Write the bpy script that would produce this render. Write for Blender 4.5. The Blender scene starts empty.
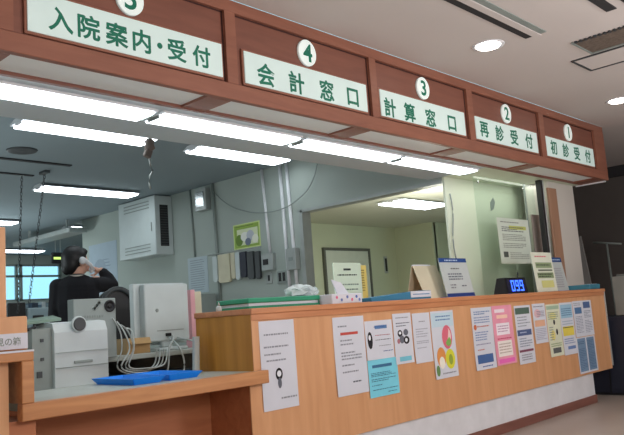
import bpy, bmesh, math, random
from mathutils import Vector, Matrix, Euler
random.seed(7)
C = bpy.context.scene.collection
SC = bpy.context.scene
SC.view_settings.view_transform = 'Standard'
SC.view_settings.look = 'None'
SC.view_settings.exposure = 0.0

# ------------------------------------------------------------------ materials
def lin(c):
    return tuple(((x/255)/12.92 if x/255 <= .04045 else (((x/255)+.055)/1.055)**2.4) for x in c)
MATS = {}
def mat(name, rgb, rough=.6, metal=0., var=.06, scale=8., emit=0., spec=.5, ecol=None):
    if name in MATS: return MATS[name]
    m = bpy.data.materials.new(name); m.use_nodes = True
    nt = m.node_tree; b = nt.nodes['Principled BSDF']
    c = lin(rgb)
    tc = nt.nodes.new('ShaderNodeTexCoord'); no = nt.nodes.new('ShaderNodeTexNoise')
    no.inputs['Scale'].default_value = scale; no.inputs['Detail'].default_value = 4
    nt.links.new(tc.outputs['Object'], no.inputs['Vector'])
    rp = nt.nodes.new('ShaderNodeValToRGB')
    rp.color_ramp.elements[0].position = .3; rp.color_ramp.elements[1].position = .7
    rp.color_ramp.elements[0].color = tuple(x*(1-var) for x in c)+(1,)
    rp.color_ramp.elements[1].color = tuple(min(1, x*(1+var)) for x in c)+(1,)
    nt.links.new(no.outputs['Fac'], rp.inputs['Fac']); nt.links.new(rp.outputs['Color'], b.inputs['Base Color'])
    b.inputs['Roughness'].default_value = rough; b.inputs['Metallic'].default_value = metal
    b.inputs['Specular IOR Level'].default_value = spec
    if emit:
        b.inputs['Emission Color'].default_value = (lin(ecol) if ecol else c)+(1,)
        b.inputs['Emission Strength'].default_value = emit
    MATS[name] = m; return m
def wood(name, rgb, rgb2, rough=.45, stretch=(.6, .6, 9), scale=3.):
    m = bpy.data.materials.new(name); m.use_nodes = True
    nt = m.node_tree; b = nt.nodes['Principled BSDF']
    tc = nt.nodes.new('ShaderNodeTexCoord'); mp = nt.nodes.new('ShaderNodeMapping')
    mp.inputs['Scale'].default_value = stretch
    no = nt.nodes.new('ShaderNodeTexNoise'); no.inputs['Scale'].default_value = scale
    no.inputs['Detail'].default_value = 6; no.inputs['Distortion'].default_value = .6
    rp = nt.nodes.new('ShaderNodeValToRGB')
    rp.color_ramp.elements[0].position = .3; rp.color_ramp.elements[1].position = .72
    rp.color_ramp.elements[0].color = lin(rgb2)+(1,); rp.color_ramp.elements[1].color = lin(rgb)+(1,)
    nt.links.new(tc.outputs['Object'], mp.inputs['Vector']); nt.links.new(mp.outputs['Vector'], no.inputs['Vector'])
    nt.links.new(no.outputs['Fac'], rp.inputs['Fac']); nt.links.new(rp.outputs['Color'], b.inputs['Base Color'])
    b.inputs['Roughness'].default_value = rough
    MATS[name] = m; return m
def glassmat(name, tint=(.85, .95, .92), refl=.12):
    m = bpy.data.materials.new(name); m.use_nodes = True; nt = m.node_tree; nt.nodes.clear()
    o = nt.nodes.new('ShaderNodeOutputMaterial'); mx = nt.nodes.new('ShaderNodeMixShader')
    t = nt.nodes.new('ShaderNodeBsdfTransparent'); g = nt.nodes.new('ShaderNodeBsdfGlossy')
    fr = nt.nodes.new('ShaderNodeLayerWeight'); fr.inputs['Blend'].default_value = .5
    pw_ = nt.nodes.new('ShaderNodeMath'); pw_.operation = 'POWER'; pw_.inputs[1].default_value = 4; ml = nt.nodes.new('ShaderNodeMath'); ml.operation = 'MULTIPLY'; ml.inputs[1].default_value = .5
    nt.links.new(fr.outputs['Facing'], pw_.inputs[0]); nt.links.new(pw_.outputs[0], ml.inputs[0])
    ad = nt.nodes.new('ShaderNodeMath'); ad.operation = 'ADD'; ad.inputs[1].default_value = refl*.3
    t.inputs['Color'].default_value = tint+(1,); g.inputs['Roughness'].default_value = .03
    nt.links.new(ml.outputs[0], ad.inputs[0]); nt.links.new(ad.outputs[0], mx.inputs[0])
    nt.links.new(t.outputs[0], mx.inputs[1]); nt.links.new(g.outputs[0], mx.inputs[2]); nt.links.new(mx.outputs[0], o.inputs[0])
    MATS[name] = m; return m

M = dict(
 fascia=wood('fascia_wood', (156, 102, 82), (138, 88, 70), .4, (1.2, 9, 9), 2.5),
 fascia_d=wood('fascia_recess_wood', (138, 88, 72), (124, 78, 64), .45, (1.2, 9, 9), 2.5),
 counter=wood('counter_wood', (224, 170, 124), (212, 156, 110), .42, (7, 7, .7), 2.5),
 counter_top=wood('counter_edge_wood', (212, 148, 104), (194, 128, 86), .35, (.8, 9, 9), 3),
 endw=wood('counter_end_wood', (206, 146, 62), (184, 126, 50), .4, (8, 8, .6), 2.5),
 ledge=wood('ledge_wood', (208, 150, 98), (182, 122, 78), .35, (.8, 10, 10), 3),
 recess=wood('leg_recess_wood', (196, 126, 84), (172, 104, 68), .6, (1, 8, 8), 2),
 skirt=wood('skirting_wood', (140, 92, 80), (120, 76, 66), .5, (.8, 8, 8), 3),
 tan=wood('tan_board', (176, 138, 112), (160, 122, 98), .6, (8, 8, .6), 2),
 groove=mat('dark_groove', (60, 28, 24), .7),
 white=mat('white_laminate', (226, 228, 232), .45),
 ivory=mat('ivory_plastic', (196, 206, 206), .5, var=.03),
 greyp=mat('grey_plastic', (140, 150, 146), .55),
 dgrey=mat('dark_grey_plastic', (62, 66, 68), .5),
 black=mat('black_plastic', (20, 21, 24), .5),
 cloth=mat('black_cloth', (16, 17, 24), .9, scale=40),
 skin=mat('skin', (214, 168, 146), .55),
 hair=mat('black_hair', (14, 13, 16), .55, scale=60, var=.3),
 steel=mat('painted_steel', (168, 174, 172), .4, .3),
 chrome=mat('chrome', (190, 195, 195), .2, 1.),
 wall=mat('office_wall_paint', (168, 178, 172), .8, var=.02, scale=2),
 wallc=mat('cream_wall_paint', (196, 200, 172), .8, var=.02, scale=2),
 wallp=mat('pale_partition_paint', (220, 228, 208), .7, var=.02, scale=2),
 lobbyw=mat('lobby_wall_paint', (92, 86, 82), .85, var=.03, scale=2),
 pillar=mat('pillar_paint', (212, 208, 200), .8, var=.02, scale=2),
 ceil_l=mat('lobby_ceiling_board', (206, 199, 195), .9, var=.015, scale=1.5),
 ceil_o=mat('office_ceiling_board', (140, 154, 160), .9, var=.015, scale=1.5),
 ceil_b=mat('back_room_ceiling_board', (206, 206, 190), .9, var=.015, scale=1.5),
 soffit=mat('soffit_panel_board', (228, 232, 230), .6, var=.02, scale=2, emit=.05),  # faint emission added to brighten the soffit panels
 band=mat('soffit_band_board', (200, 210, 214), .6, var=.02, scale=2),
 floor=mat('vinyl_floor', (176, 164, 154), .35, var=.04, scale=3),
 tube=mat('lit_fluorescent', (244, 252, 255), .5, emit=6.5, ecol=(240, 250, 255)),
 down=mat('lit_downlight', (255, 252, 244), .5, emit=9, ecol=(255, 250, 240)),
 plate=mat('sign_face', (206, 222, 218), .35, var=.03, emit=.26, ecol=(205, 232, 226)),
 disc=mat('number_disc_face', (236, 246, 242), .35, emit=.25, ecol=(225, 245, 240)),
 green=mat('sign_green_paint', (8, 118, 92), .5),
 paper=mat('white_paper', (216, 220, 230), .85, var=.02),
 blue_tray=mat('blue_tray_plastic', (20, 130, 232), .35, emit=.08),  # slight glow added to the plastic; the tray is no light source
 navy=mat('navy_panel', (34, 38, 54), .6),
 teal=mat('teal_folder', (60, 128, 150), .5),
 green_tray=mat('green_folder', (36, 148, 112), .45),
 blue=mat('print_blue', (40, 80, 150), .6), pink=mat('pink_paper', (238, 158, 180), .8),
 beige=mat('beige_card', (212, 206, 180), .8), card=mat('brown_card', (186, 152, 104), .8),
 cyan=mat('cyan_paper', (128, 216, 236), .8),
 led=mat('lit_blue_digits', (70, 110, 255), .4, emit=2.2, ecol=(60, 110, 255)),
 exitg=mat('lit_green_strip', (200, 240, 120), .4, emit=1.2),
 brownd=mat('vent_mesh', (108, 96, 86), .7, scale=60, var=.3),
 dark=mat('dark_slot', (44, 44, 46), .8),
 desk=mat('desk_laminate', (176, 184, 178), .45),
)
GL = glassmat('partition_glass', (.94, .98, .96), .12)
GW = glassmat('window_glass', (.9, .97, 1), .1)
def col(rgb, n=None):
    return mat(n or 'print_%d_%d_%d' % rgb, rgb, .8, var=.03)

def spline(P, n=6):
    out = []
    for k in range(len(P)-1):
        a, b, c, d = P[max(k-1, 0)], P[k], P[k+1], P[min(k+2, len(P)-1)]
        for j in range(n):
            t = j/n; out.append(.5*((2*b)+(c-a)*t+(2*a-5*b+4*c-d)*t*t+(3*b-a-3*c+d)*t**3))
    out.append(P[-1]); return out
# ------------------------------------------------------------------ mesh helpers
class MB:
    def __init__(s): s.bm = bmesh.new(); s.mats = []
    def mi(s, m):
        if m not in s.mats: s.mats.append(m)
        return s.mats.index(m)
    def box(s, x0, x1, y0, y1, z0, z1, m, bev=0., rot=None, seg=1):
        r = bmesh.ops.create_cube(s.bm, size=1); v = r['verts']
        c = Vector(((x0+x1)/2, (y0+y1)/2, (z0+z1)/2))
        for q in v: q.co = Vector((q.co.x*(x1-x0), q.co.y*(y1-y0), q.co.z*(z1-z0)))
        fs = list({f for q in v for f in q.link_faces}); i = s.mi(m)
        for f in fs: f.material_index = i
        if bev:
            es = list({e for q in v for e in q.link_edges})
            rr = bmesh.ops.bevel(s.bm, geom=es, offset=bev, segments=seg, affect='EDGES', profile=.5)
            for f in rr['faces']: f.material_index = i
            v = list({q for f in rr['faces'] for q in f.verts} | {q for q in v if q.is_valid})
        mt = Matrix.Translation(c) @ (Euler(rot).to_matrix().to_4x4() if rot else Matrix())
        for q in v: q.co = mt @ q.co
        return v
    def poly(s, pts, m, thick=0., axis=(0, 1, 0)):
        vs = [s.bm.verts.new(p) for p in pts]; f = s.bm.faces.new(vs); f.material_index = s.mi(m)
        if thick:
            r = bmesh.ops.extrude_face_region(s.bm, geom=[f])
            nv = [g for g in r['geom'] if isinstance(g, bmesh.types.BMVert)]
            for q in nv: q.co += Vector(axis)*thick
            for g in r['geom']:
                if isinstance(g, bmesh.types.BMFace): g.material_index = s.mi(m)
            for q in nv:
                for ff in q.link_faces: ff.material_index = s.mi(m)
        return f
    def tube(s, pts, r, m, n=8, closed=False, sm=False):
        pts = [Vector(p) for p in pts]; rings = []; i = s.mi(m)
        if sm: pts = spline(pts)
        rs = r if isinstance(r, (list, tuple)) else [r]*len(pts); N = len(pts)
        up = Vector((0, 0, 1))
        for k, p in enumerate(pts):
            a = pts[(k-1) % N] if (closed or k) else p; b = pts[(k+1) % N] if (closed or k < N-1) else p
            t = (b-a).normalized()
            u = t.cross(up)
            if u.length < .05: u = t.cross(Vector((1, 0, 0)))
            u.normalize(); w = t.cross(u)
            rings.append([s.bm.verts.new(p+rs[k]*(math.cos(2*math.pi*j/n)*u+math.sin(2*math.pi*j/n)*w)) for j in range(n)])
        L = N if closed else N-1
        for k in range(L):
            A, B = rings[k], rings[(k+1) % N]
            for j in range(n):
                f = s.bm.faces.new((A[j], A[(j+1) % n], B[(j+1) % n], B[j])); f.material_index = i; f.smooth = True
        if not closed:
            for A in (rings[0][::-1], rings[-1]):
                f = s.bm.faces.new(A); f.material_index = i
    def lathe(s, c, prof, m, n=24, axis='z', sx=1., sy=1.):
        c = Vector(c); rings = []; i = s.mi(m)
        for r, h in prof:
            ring = []
            for j in range(n):
                a = 2*math.pi*j/n; p = (r*math.cos(a)*sx, r*math.sin(a)*sy, h)
                if axis == 'y': p = (p[0], p[2], p[1])
                if axis == 'x': p = (p[2], p[0], p[1])
                ring.append(s.bm.verts.new(c+Vector(p)))
            rings.append(ring)
        for A, B in zip(rings, rings[1:]):
            for j in range(n):
                f = s.bm.faces.new((A[j], A[(j+1) % n], B[(j+1) % n], B[j])); f.material_index = i; f.smooth = True
        for A in (rings[0], rings[-1]):
            if len(A) > 2:
                f = s.bm.faces.new(A); f.material_index = i
    def ell(s, c, r, m, n=16):
        i = s.mi(m); rr = bmesh.ops.create_uvsphere(s.bm, u_segments=n, v_segments=n//2+2, radius=1)
        for q in rr['verts']: q.co = Vector(c)+Vector((q.co.x*r[0], q.co.y*r[1], q.co.z*r[2]))
        for f in {f for q in rr['verts'] for f in q.link_faces}: f.material_index = i; f.smooth = True
        return rr['verts']
    def obj(s, name, parent=None, label=None):
        bmesh.ops.recalc_face_normals(s.bm, faces=s.bm.faces[:])
        me = bpy.data.meshes.new(name); s.bm.to_mesh(me); s.bm.free()
        for m in s.mats: me.materials.append(m)
        o = bpy.data.objects.new(name, me); C.objects.link(o)
        if parent:
            o.parent = parent
            me.transform(Matrix.Translation(-parent.location))
            if parent.get('_world_rot'): pass
        if label: o['label'] = label
        return o
def tag(o, label, cat, group=None, kind=None):
    if label: o['label'] = label
    if cat: o['category'] = cat
    if group: o['group'] = group
    if kind: o['kind'] = kind
    return o
def thing(name, label, cat, loc=(0, 0, 0), group=None):
    o = bpy.data.objects.new(name, None); o.empty_display_size = .1; C.objects.link(o); o.location = loc
    return tag(o, label, cat, group)
def struct(name, mb):
    o = mb.obj(name); o['kind'] = 'structure'; return o
def B1(name, args, m, parent=None, bev=0., rot=None, label=None):
    b = MB(); b.box(*args, m, bev, rot); return b.obj(name, parent, label)

def text_mesh(name, body, size, m, parent, loc, rot, bold=.0, ext=.002, xs=1., align='CENTER', fat=0.):
    cu = bpy.data.curves.new('txt', 'FONT'); cu.body = body; cu.size = size; cu.align_x = align; cu.align_y = 'CENTER'
    cu.extrude = ext; cu.offset = bold; cu.resolution_u = 4
    t = bpy.data.objects.new('txt', cu); C.objects.link(t)
    bpy.context.view_layer.update()
    me = bpy.data.meshes.new_from_object(t.evaluated_get(bpy.context.evaluated_depsgraph_get()))
    bpy.data.objects.remove(t); bpy.data.curves.remove(cu)
    # centre on its bounds
    if len(me.vertices):
        xsv = [v.co.x for v in me.vertices]; ysv = [v.co.y for v in me.vertices]
        if align == 'CENTER': cx = (min(xsv)+max(xsv))/2
        else: cx = 0
        cy = (min(ysv)+max(ysv))/2
        me.transform(Matrix.Translation((-cx, -cy, 0)))
    if fat:
        bm = bmesh.new()
        for k, (ax, ay) in enumerate(((-fat, 0), (fat, 0), (0, fat), (0, -fat))):
            c2 = me.copy(); c2.transform(Matrix.Translation((ax, ay, k*.0001))); bm.from_mesh(c2); bpy.data.meshes.remove(c2)
        bm.to_mesh(me); bm.free()
    me.transform(Matrix.Translation(loc) @ Euler(rot).to_matrix().to_4x4() @ Matrix.Diagonal((xs, 1, 1, 1)))
    me.materials.clear(); me.materials.append(m)
    if parent: me.transform(Matrix.Translation(-parent.location))
    me.name = name
    o = bpy.data.objects.new(name, me); C.objects.link(o); o.parent = parent
    return o
def join_meshes(name, objs, parent):
    bm = bmesh.new()
    for o in objs: bm.from_mesh(o.data)
    me = bpy.data.meshes.new(name); bm.to_mesh(me); bm.free()
    me.materials.append(objs[0].data.materials[0])
    for o in objs: bpy.data.objects.remove(o)
    n = bpy.data.objects.new(name, me); C.objects.link(n); n.parent = parent; return n
FRONT = (math.pi/2, 0, 0)

FL = .083; WX = 5.26; CO = 2.60; CL = 2.635; ZS = 2.10
# ------------------------------------------------------------------ setting
b = MB(); b.box(-4, 14, -7, 12.5, FL-.1, FL, M['floor']); struct('floor', b)
b = MB(); b.box(-4, 14, -7, 0.0, CL, CL+.1, M['ceil_l']); b.box(7.1, 9.6, 0, 1.7, CL, CL+.1, M['ceil_l']); struct('ceiling', b)
b = MB(); b.box(-4, WX+.1, .86, 12, CO, CO+.1, M['ceil_o']); b.box(WX+.1, 10, 6.9, 12, CO, CO+.1, M['ceil_o']); struct('ceiling', b)
b = MB(); b.box(WX+.1, 7.1, .82, 6.8, CO, CO+.1, M['ceil_b']); b.box(7.1, 14, 1.7, 6.8, CO, CO+.1, M['ceil_b']); struct('ceiling', b)
# wall across the office with wide opening into the back room
b = MB(); b.box(WX, WX+.1, 2.45, 6.9, FL, CO, M['wall']); b.box(WX, WX+.1, .722, 2.45, 2.07, CO, M['wall'])
struct('wall_right', b)
b = MB(); b.box(WX-.012, WX+.112, .72, 2.45, 2.045, 2.075, M['steel']); struct('trim_1', b)
b = MB(); b.box(WX-.012, WX+.112, 2.42, 2.47, FL, 2.075, M['steel']); struct('trim_2', b)
b = MB(); b.box(WX+.1, 9.9, 6.8, 6.9, FL, CO, M['wallc']); b.box(9.9, 10, 6.8, 12, FL, CO, M['wall']); struct('wall_hidden', b)
b = MB(); b.box(WX, 7.10, .70, .72, FL, ZS+.5, M['wallp']); struct('wall_partition', b)
# back room
b = MB(); b.box(WX+.1, 11.6, 6.0, 6.1, FL, CO, M['wallc']); b.box(11.6, 14, 5.1, 5.2, FL, CO, M['wallc'])
b.box(11.55, 11.65, 5.1, 6.1, FL, CO, M['wallc']); struct('wall_back_room', b)
b = MB(); b.box(13.5, 13.6, 1.7, 5.1, FL, CO, M['wallc']); struct('wall_back_room_side', b)
b = MB(); b.box(8.35, 8.75, 5.88, 6.0, FL, CO, M['wallc']); struct('trim_3', b)
# far office wall with window band
yb = 11.5
b = MB(); b.box(-4, 5.55, yb, yb+.15, FL, CO, M['wall']); b.box(7.3, 10, yb, yb+.15, FL, CO, M['wall'])
b.box(5.55, 7.3, yb, yb+.15, FL, 1.68, M['wall']); b.box(5.55, 7.3, yb, yb+.15, 2.42, CO, M['wall']); struct('wall_far', b)
b = MB(); b.box(-4.1, -4, -7, 12, FL, CL, M['wall']); struct('wall_left', b)
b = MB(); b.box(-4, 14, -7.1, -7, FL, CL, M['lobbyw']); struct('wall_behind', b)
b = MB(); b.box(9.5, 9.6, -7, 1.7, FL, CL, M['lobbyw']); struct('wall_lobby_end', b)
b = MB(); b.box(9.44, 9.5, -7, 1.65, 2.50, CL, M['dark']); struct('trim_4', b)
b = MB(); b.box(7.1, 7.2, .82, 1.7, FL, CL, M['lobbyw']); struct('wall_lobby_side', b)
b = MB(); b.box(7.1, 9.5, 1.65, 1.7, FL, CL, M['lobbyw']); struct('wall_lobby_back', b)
for n, (x0, x1) in enumerate(((5.55, 6.38), (6.42, 7.3))):
    w = bpy.data.objects.new('window_%d' % (n+1), None); C.objects.link(w); w['kind'] = 'structure'; w.location = ((x0+x1)/2, yb, 1.68)
    b = MB()
    for a in ((x0, x0+.05, 1.68, 2.42), (x1-.05, x1, 1.68, 2.42), (x0, x1, 1.68, 1.72), (x0, x1, 2.38, 2.42), (x0, x1, 2.16, 2.20)):
        b.box(a[0], a[1], yb+.02, yb+.08, a[2], a[3], M['greyp'])
    b.obj('window_frame', w)
    b = MB(); b.box(x0+.05, x1-.05, yb+.045, yb+.05, 1.72, 2.38, GW); b.obj('pane', w)
# white pillar at the end of the counter
b = MB(); b.box(6.48, 7.04, .342, .60, FL, ZS, M['pillar'], .004); struct('wall_pillar', b)

# ------------------------------------------------------------------ overhead signboard
sb = thing('overhead_signboard', 'long reddish brown wooden signboard box running along the ceiling above the counter', 'signboard', (3.5, .1, ZS))
X0, X1 = -1.2, 7.10
stiles = [(1.10, 1.20), (2.29, 2.359), (3.448, 3.512), (4.579, 4.656), (5.721, 5.807), (6.87, X1)]
b = MB(); F = M['fascia']
b.box(X0, X1, 0, .035, 2.568, CL, F, .003); b.box(X0, X1, 0, .035, ZS, 2.185, F, .003)
b.box(X0, stiles[0][1], 0, .034, 2.185, 2.568, F)
for s0, s1 in stiles[1:]: b.box(s0, s1, 0, .034, 2.185, 2.568, F)
b.box(X1-.03, X1, .035, .86, ZS, CL, F)
b.obj('fascia_frame', sb)
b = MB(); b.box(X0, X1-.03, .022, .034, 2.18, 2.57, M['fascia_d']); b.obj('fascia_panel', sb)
b = MB()
for (a0, a1), (b0, b1) in zip(stiles, stiles[1:]):
    b.box(a1, b0, .0195, .022, 2.560, 2.568, M['groove']); b.box(a1, a1+.008, .0195, .022, 2.185, 2.568, M['groove'])
    b.box(b0-.008, b0, .0195, .022, 2.185, 2.568, M['groove']); b.box(a1, b0, .0195, .022, 2.185, 2.192, M['groove'])
b.obj('groove', sb)
b = MB()
divs = [(1.06, 1.20), (2.18, 2.33), (3.30, 3.45), (4.40, 4.55), (5.53, 5.68), (6.86, 7.10)]
for d in divs: b.box(d[0], d[1], .035, .25, ZS, ZS+.03, F)
b.box(X0, X1-.03, .25, .275, ZS-.004, ZS+.03, M['fascia_d'])
b.obj('soffit_divider', sb)
for (a0, a1), (b0, b1) in zip([(X0, X0)]+divs, divs):
    b = MB(); b.box(a1+.002, b0-.002, .037, .248, ZS+.012, ZS+.02, M['soffit']); b.obj('soffit_panel', sb)
b = MB(); b.box(X0, WX, .275, .86, ZS, ZS+.02, M['band']); b.box(X0, WX, .84, .86, ZS+.02, CO, M['band'])
b.obj('light_reflector', sb)
b = MB(); b.box(WX, X1-.03, .275, .70, ZS, ZS+.02, M['wallp']); b.obj('underside_board', sb)
b = MB(); b.box(7.08, 7.10, .03, .33, ZS-.012, ZS, M['white']); b.obj('end_strip', sb)

# signs
SG = [('5', '入院案内・受付', 1.259, 2.26, 1.741, [1.40, 1.528, 1.663, 1.791, 1.888, 1.984, 2.13], 2.284, .112),
      ('4', '会計窓口', 2.41, 3.40, 2.895, [2.556, 2.787, 3.033, 3.265], 2.276, .128),
      ('3', '計算窓口', 3.537, 4.522, 4.03, [3.63, 3.84, 4.08, 4.345], 2.272, .128),
      ('2', '再診受付', 4.67, 5.651, 5.172, [4.79, 5.02, 5.25, 5.50], 2.29, .128),
      ('1', '初診受付', 5.813, 6.807, 6.304, [5.955, 6.194, 6.424, 6.666], 2.292, .128)]
for num, txt, x0, x1, dx, cx, cz, sz in SG:
    t = thing('illuminated_window_sign', {'5': 'window 5 hospital admission sign, leftmost and longest row of green characters', '4': 'window 4 cashier sign with four green characters, second sign from the left', '3': 'window 3 sign, the middle one of the five lit sign plates', '2': 'window 2 sign, second lit plate from the right end', '1': 'window 1 sign, rightmost lit plate of the signboard'}[num], 'sign', ((x0+x1)/2, .02, 2.206))
    b = MB(); b.box(x0-.012, x1+.012, .008, .0195, 2.194, 2.390, M['fascia'], .002); b.obj('plate_frame', t)
    b = MB(); b.box(x0, x1, .002, .008, 2.206, 2.378, M['plate']); b.obj('face_plate', t)
    ch = [text_mesh('c', c, sz, M['green'], t, (x, .0015, cz), FRONT, bold=sz*.010, ext=.0006, fat=sz*.014) for c, x in zip(txt, cx)]
    
    for c_ in ch: c_.name = 'character'
    b = MB(); b.lathe((dx, .012, 2.474), [(.070, .007), (.070, -.009)], M['disc'], 40, 'y', 1., 1.1)
    d = b.obj('number_disc', t)
    n = text_mesh('numeral', num, .145, M['green'], t, (dx, .0022, 2.474), FRONT, bold=.003, ext=.0006)
    n.parent = d

# fluorescent fixtures under the box
def fixture(x0, x1, y0, y1, z, label, group, cat='light'):
    t = thing('fluorescent_light', label, cat, ((x0+x1)/2, (y0+y1)/2, z), group)
    b = MB(); b.box(x0, x1, y0, y1, z-.014, z, M['white'], .003); b.obj('housing', t)
    b = MB(); b.box(x0+.012, x1-.012, y0+.012, y1-.012, z-.024, z-.0142, M['tube'], .004); b.obj('diffuser', t)
    for x in (x0+.006, x1-.006):
        b = MB(); b.box(x-.006, x+.006, y0+.05, y1-.05, z-.03, z-.014, M['greyp'], .002); b.obj('end_cap', t)
    return t
names = ['far left under-box strip light cut by the left frame edge', 'strip light under the signboard below the window 5 sign',
         'strip light under the signboard below the window 4 sign', 'strip light under the signboard below the window 3 sign',
         'last strip light under the signboard nearest the office cross wall']
for k, (x0, x1) in enumerate(((.05, 1.06), (1.09, 2.10), (2.13, 3.16), (3.20, 4.19), (4.23, 5.24))):
    fixture(x0, x1, .335, .535, ZS, names[k], 'strip lights under the signboard')
def ceil_fix(x0, x1, y, label, z=CO, w=.27):
    t = thing('fluorescent_light', label, 'light', ((x0+x1)/2, y, z), 'ceiling fluorescent lights')
    b = MB(); h = w/2
    b.poly([(x0, y-h*.5, z), (x0, y-h, z-.03), (x0, y-h, z-.035), (x0, y+h, z-.035), (x0, y+h, z-.03), (x0, y+h*.5, z)], M['white'], x1-x0, (1, 0, 0)); b.obj('housing', t)
    b = MB(); b.box(x0+.02, x1-.02, y-h+.01, y+h-.01, z-.055, z-.036, M['tube'], .006); b.obj('diffuser', t)
    for x in (x0+.01, x1-.01):
        b = MB(); b.box(x-.01, x+.01, y-.05, y+.05, z-.050, z-.036, M['white'], .002); b.obj('end_cap', t)
ceil_fix(2.31, 3.47, 2.43, 'office ceiling light nearest the camera, at the upper left')
ceil_fix(3.92, 5.07, 2.46, 'office ceiling light beside the grey junction box wall')
ceil_fix(3.54, 4.74, 4.70, 'office ceiling light in front of the wall ventilation unit')
ceil_fix(3.20, 4.42, 7.2, 'small office ceiling light seen cut off at the left frame edge')
ceil_fix(5.30, 6.5, 7.45, 'small ceiling light just above the head of the woman in black', w=.3)
ceil_fix(5.15, 6.4, 10.5, 'farthest office ceiling light above the window band', w=.3)
ceil_fix(8.42, 9.66, 3.68, 'ceiling light of the cream back room seen through the wall opening', w=.5)

# ------------------------------------------------------------------ upper counter
ct = thing('reception_counter', 'long light orange wooden reception counter covered with taped notices', 'counter', (4.4, .2, FL))
CX0, CX1 = 2.343, 6.62
b = MB(); b.box(CX0-.005, CX1+.01, -.018, .335, 1.022, 1.05, M['counter_top'], .004, seg=2); b.box(CX0-.005, 6.30, .330, .440, 1.022, 1.05, M['counter_top'], .002); b.obj('counter_top', ct)
b = MB(); b.box(CX0, CX1, -.010, .02, .990, 1.022, M['counter_top'], .002); b.obj('apron_rail', ct)
b = MB(); b.box(CX0+.03, CX1-.02, 0, .02, .335, .990, M['counter']); b.obj('front_panel', ct)
b = MB(); b.box(CX0, CX0+.03, -.004, .436, FL+.01, 1.022, M['endw'], .002); b.obj('end_panel', ct)
b = MB(); b.box(CX0-.001, CX0+.034, -.008, -.003, FL+.01, 1.022, M['counter'], .001); b.obj('edge_strip', ct)
b = MB(); b.box(CX1-.02, CX1, -.004, .33, .335, 1.022, M['counter'], .002); b.obj('end_panel', ct)
b = MB(); b.box(CX0+.03, 6.24, .02, .05, .15, .345, M['white']); b.box(6.22, 6.24, .05, .33, .15, .345, M['white']); b.obj('base_panel', ct)
b = MB(); b.box(CX0+.03, 6.25, .010, .05, FL, .15, M['skirt'], .002); b.obj('kick_board', ct)
b = MB(); b.box(CX0+.03, 6.30, .40, .42, FL, 1.022, M['counter']); b.obj('back_panel', ct)
b = MB(); b.box(CX1-.004, CX1+.014, -.012, .0, .36, 1.035, M['steel'], .002); b.obj('corner_trim', ct)
b = MB(); b.tube([(CX1+.03, .0, 1.03), (CX1+.035, .02, .8), (CX1+.03, .03, .5), (CX1+.03, .05, FL+.01)], .006, M['black']); tag(b.obj('power_cable'), 'thin black cable hanging down the right end of the counter', 'cable')

# lower writing ledge on the left
lt = thing('writing_ledge_counter', 'low wooden counter ledge with dark leg recess left of the tall counter', 'counter', (1.8, .2, FL))
b = MB(); b.box(1.185, 2.395, -.055, -.010, .690, .752, M['ledge'], .004, seg=2); b.obj('ledge_edge', lt)
b = MB(); b.box(1.232, CX0-.006, -.010, .50, .715, .750, M['desk']); b.obj('ledge_top', lt)
b = MB(); b.box(1.185, 1.232, -.055, .10, .752, .905, M['ledge'], .004, seg=2); b.obj('step_side', lt)
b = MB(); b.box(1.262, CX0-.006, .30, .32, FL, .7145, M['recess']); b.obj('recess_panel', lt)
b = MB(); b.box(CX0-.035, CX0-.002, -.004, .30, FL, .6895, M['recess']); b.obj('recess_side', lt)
b = MB(); b.box(CX0-.036, CX0-.001, -.012, -.005, FL, .6895, M['counter'], .001); b.obj('edge_strip', lt)
b = MB(); b.box(-.5, 1.232, -.055, .42, .905, .942, M['ledge'], .004, seg=2); b.obj('upper_top', lt)
b = MB(); b.box(-.5, 1.232, -.057, -.053, .938, .945, M['paper']); b.obj('white_edging', lt)
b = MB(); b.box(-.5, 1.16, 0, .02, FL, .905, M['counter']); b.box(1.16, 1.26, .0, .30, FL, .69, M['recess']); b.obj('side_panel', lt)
# ------------------------------------------------------------------ suggestion box
sg = thing('suggestion_box', 'pale orange wooden suggestion box with a white lettered label at the left edge', 'box', (1.1, .1, .945))
b = MB(); b.box(.86, 1.235, .0, .16, .945, 1.07, M['counter'], .004); b.obj('box_body', sg)
b = MB(); b.box(.86, 1.20, .10, .13, 1.07, 1.42, M['counter'], .003); b.obj('back_board', sg)
b = MB(); b.box(.95, 1.232, -.006, -.001, .950, 1.008, M['paper']); lb = b.obj('label_card', sg)
tx = text_mesh('lettering', 'ご意見の箱', .031, M['greyp'], sg, (1.13, -.0065, .979), FRONT, bold=.0006, ext=.0003)
tx.parent = lb
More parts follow.
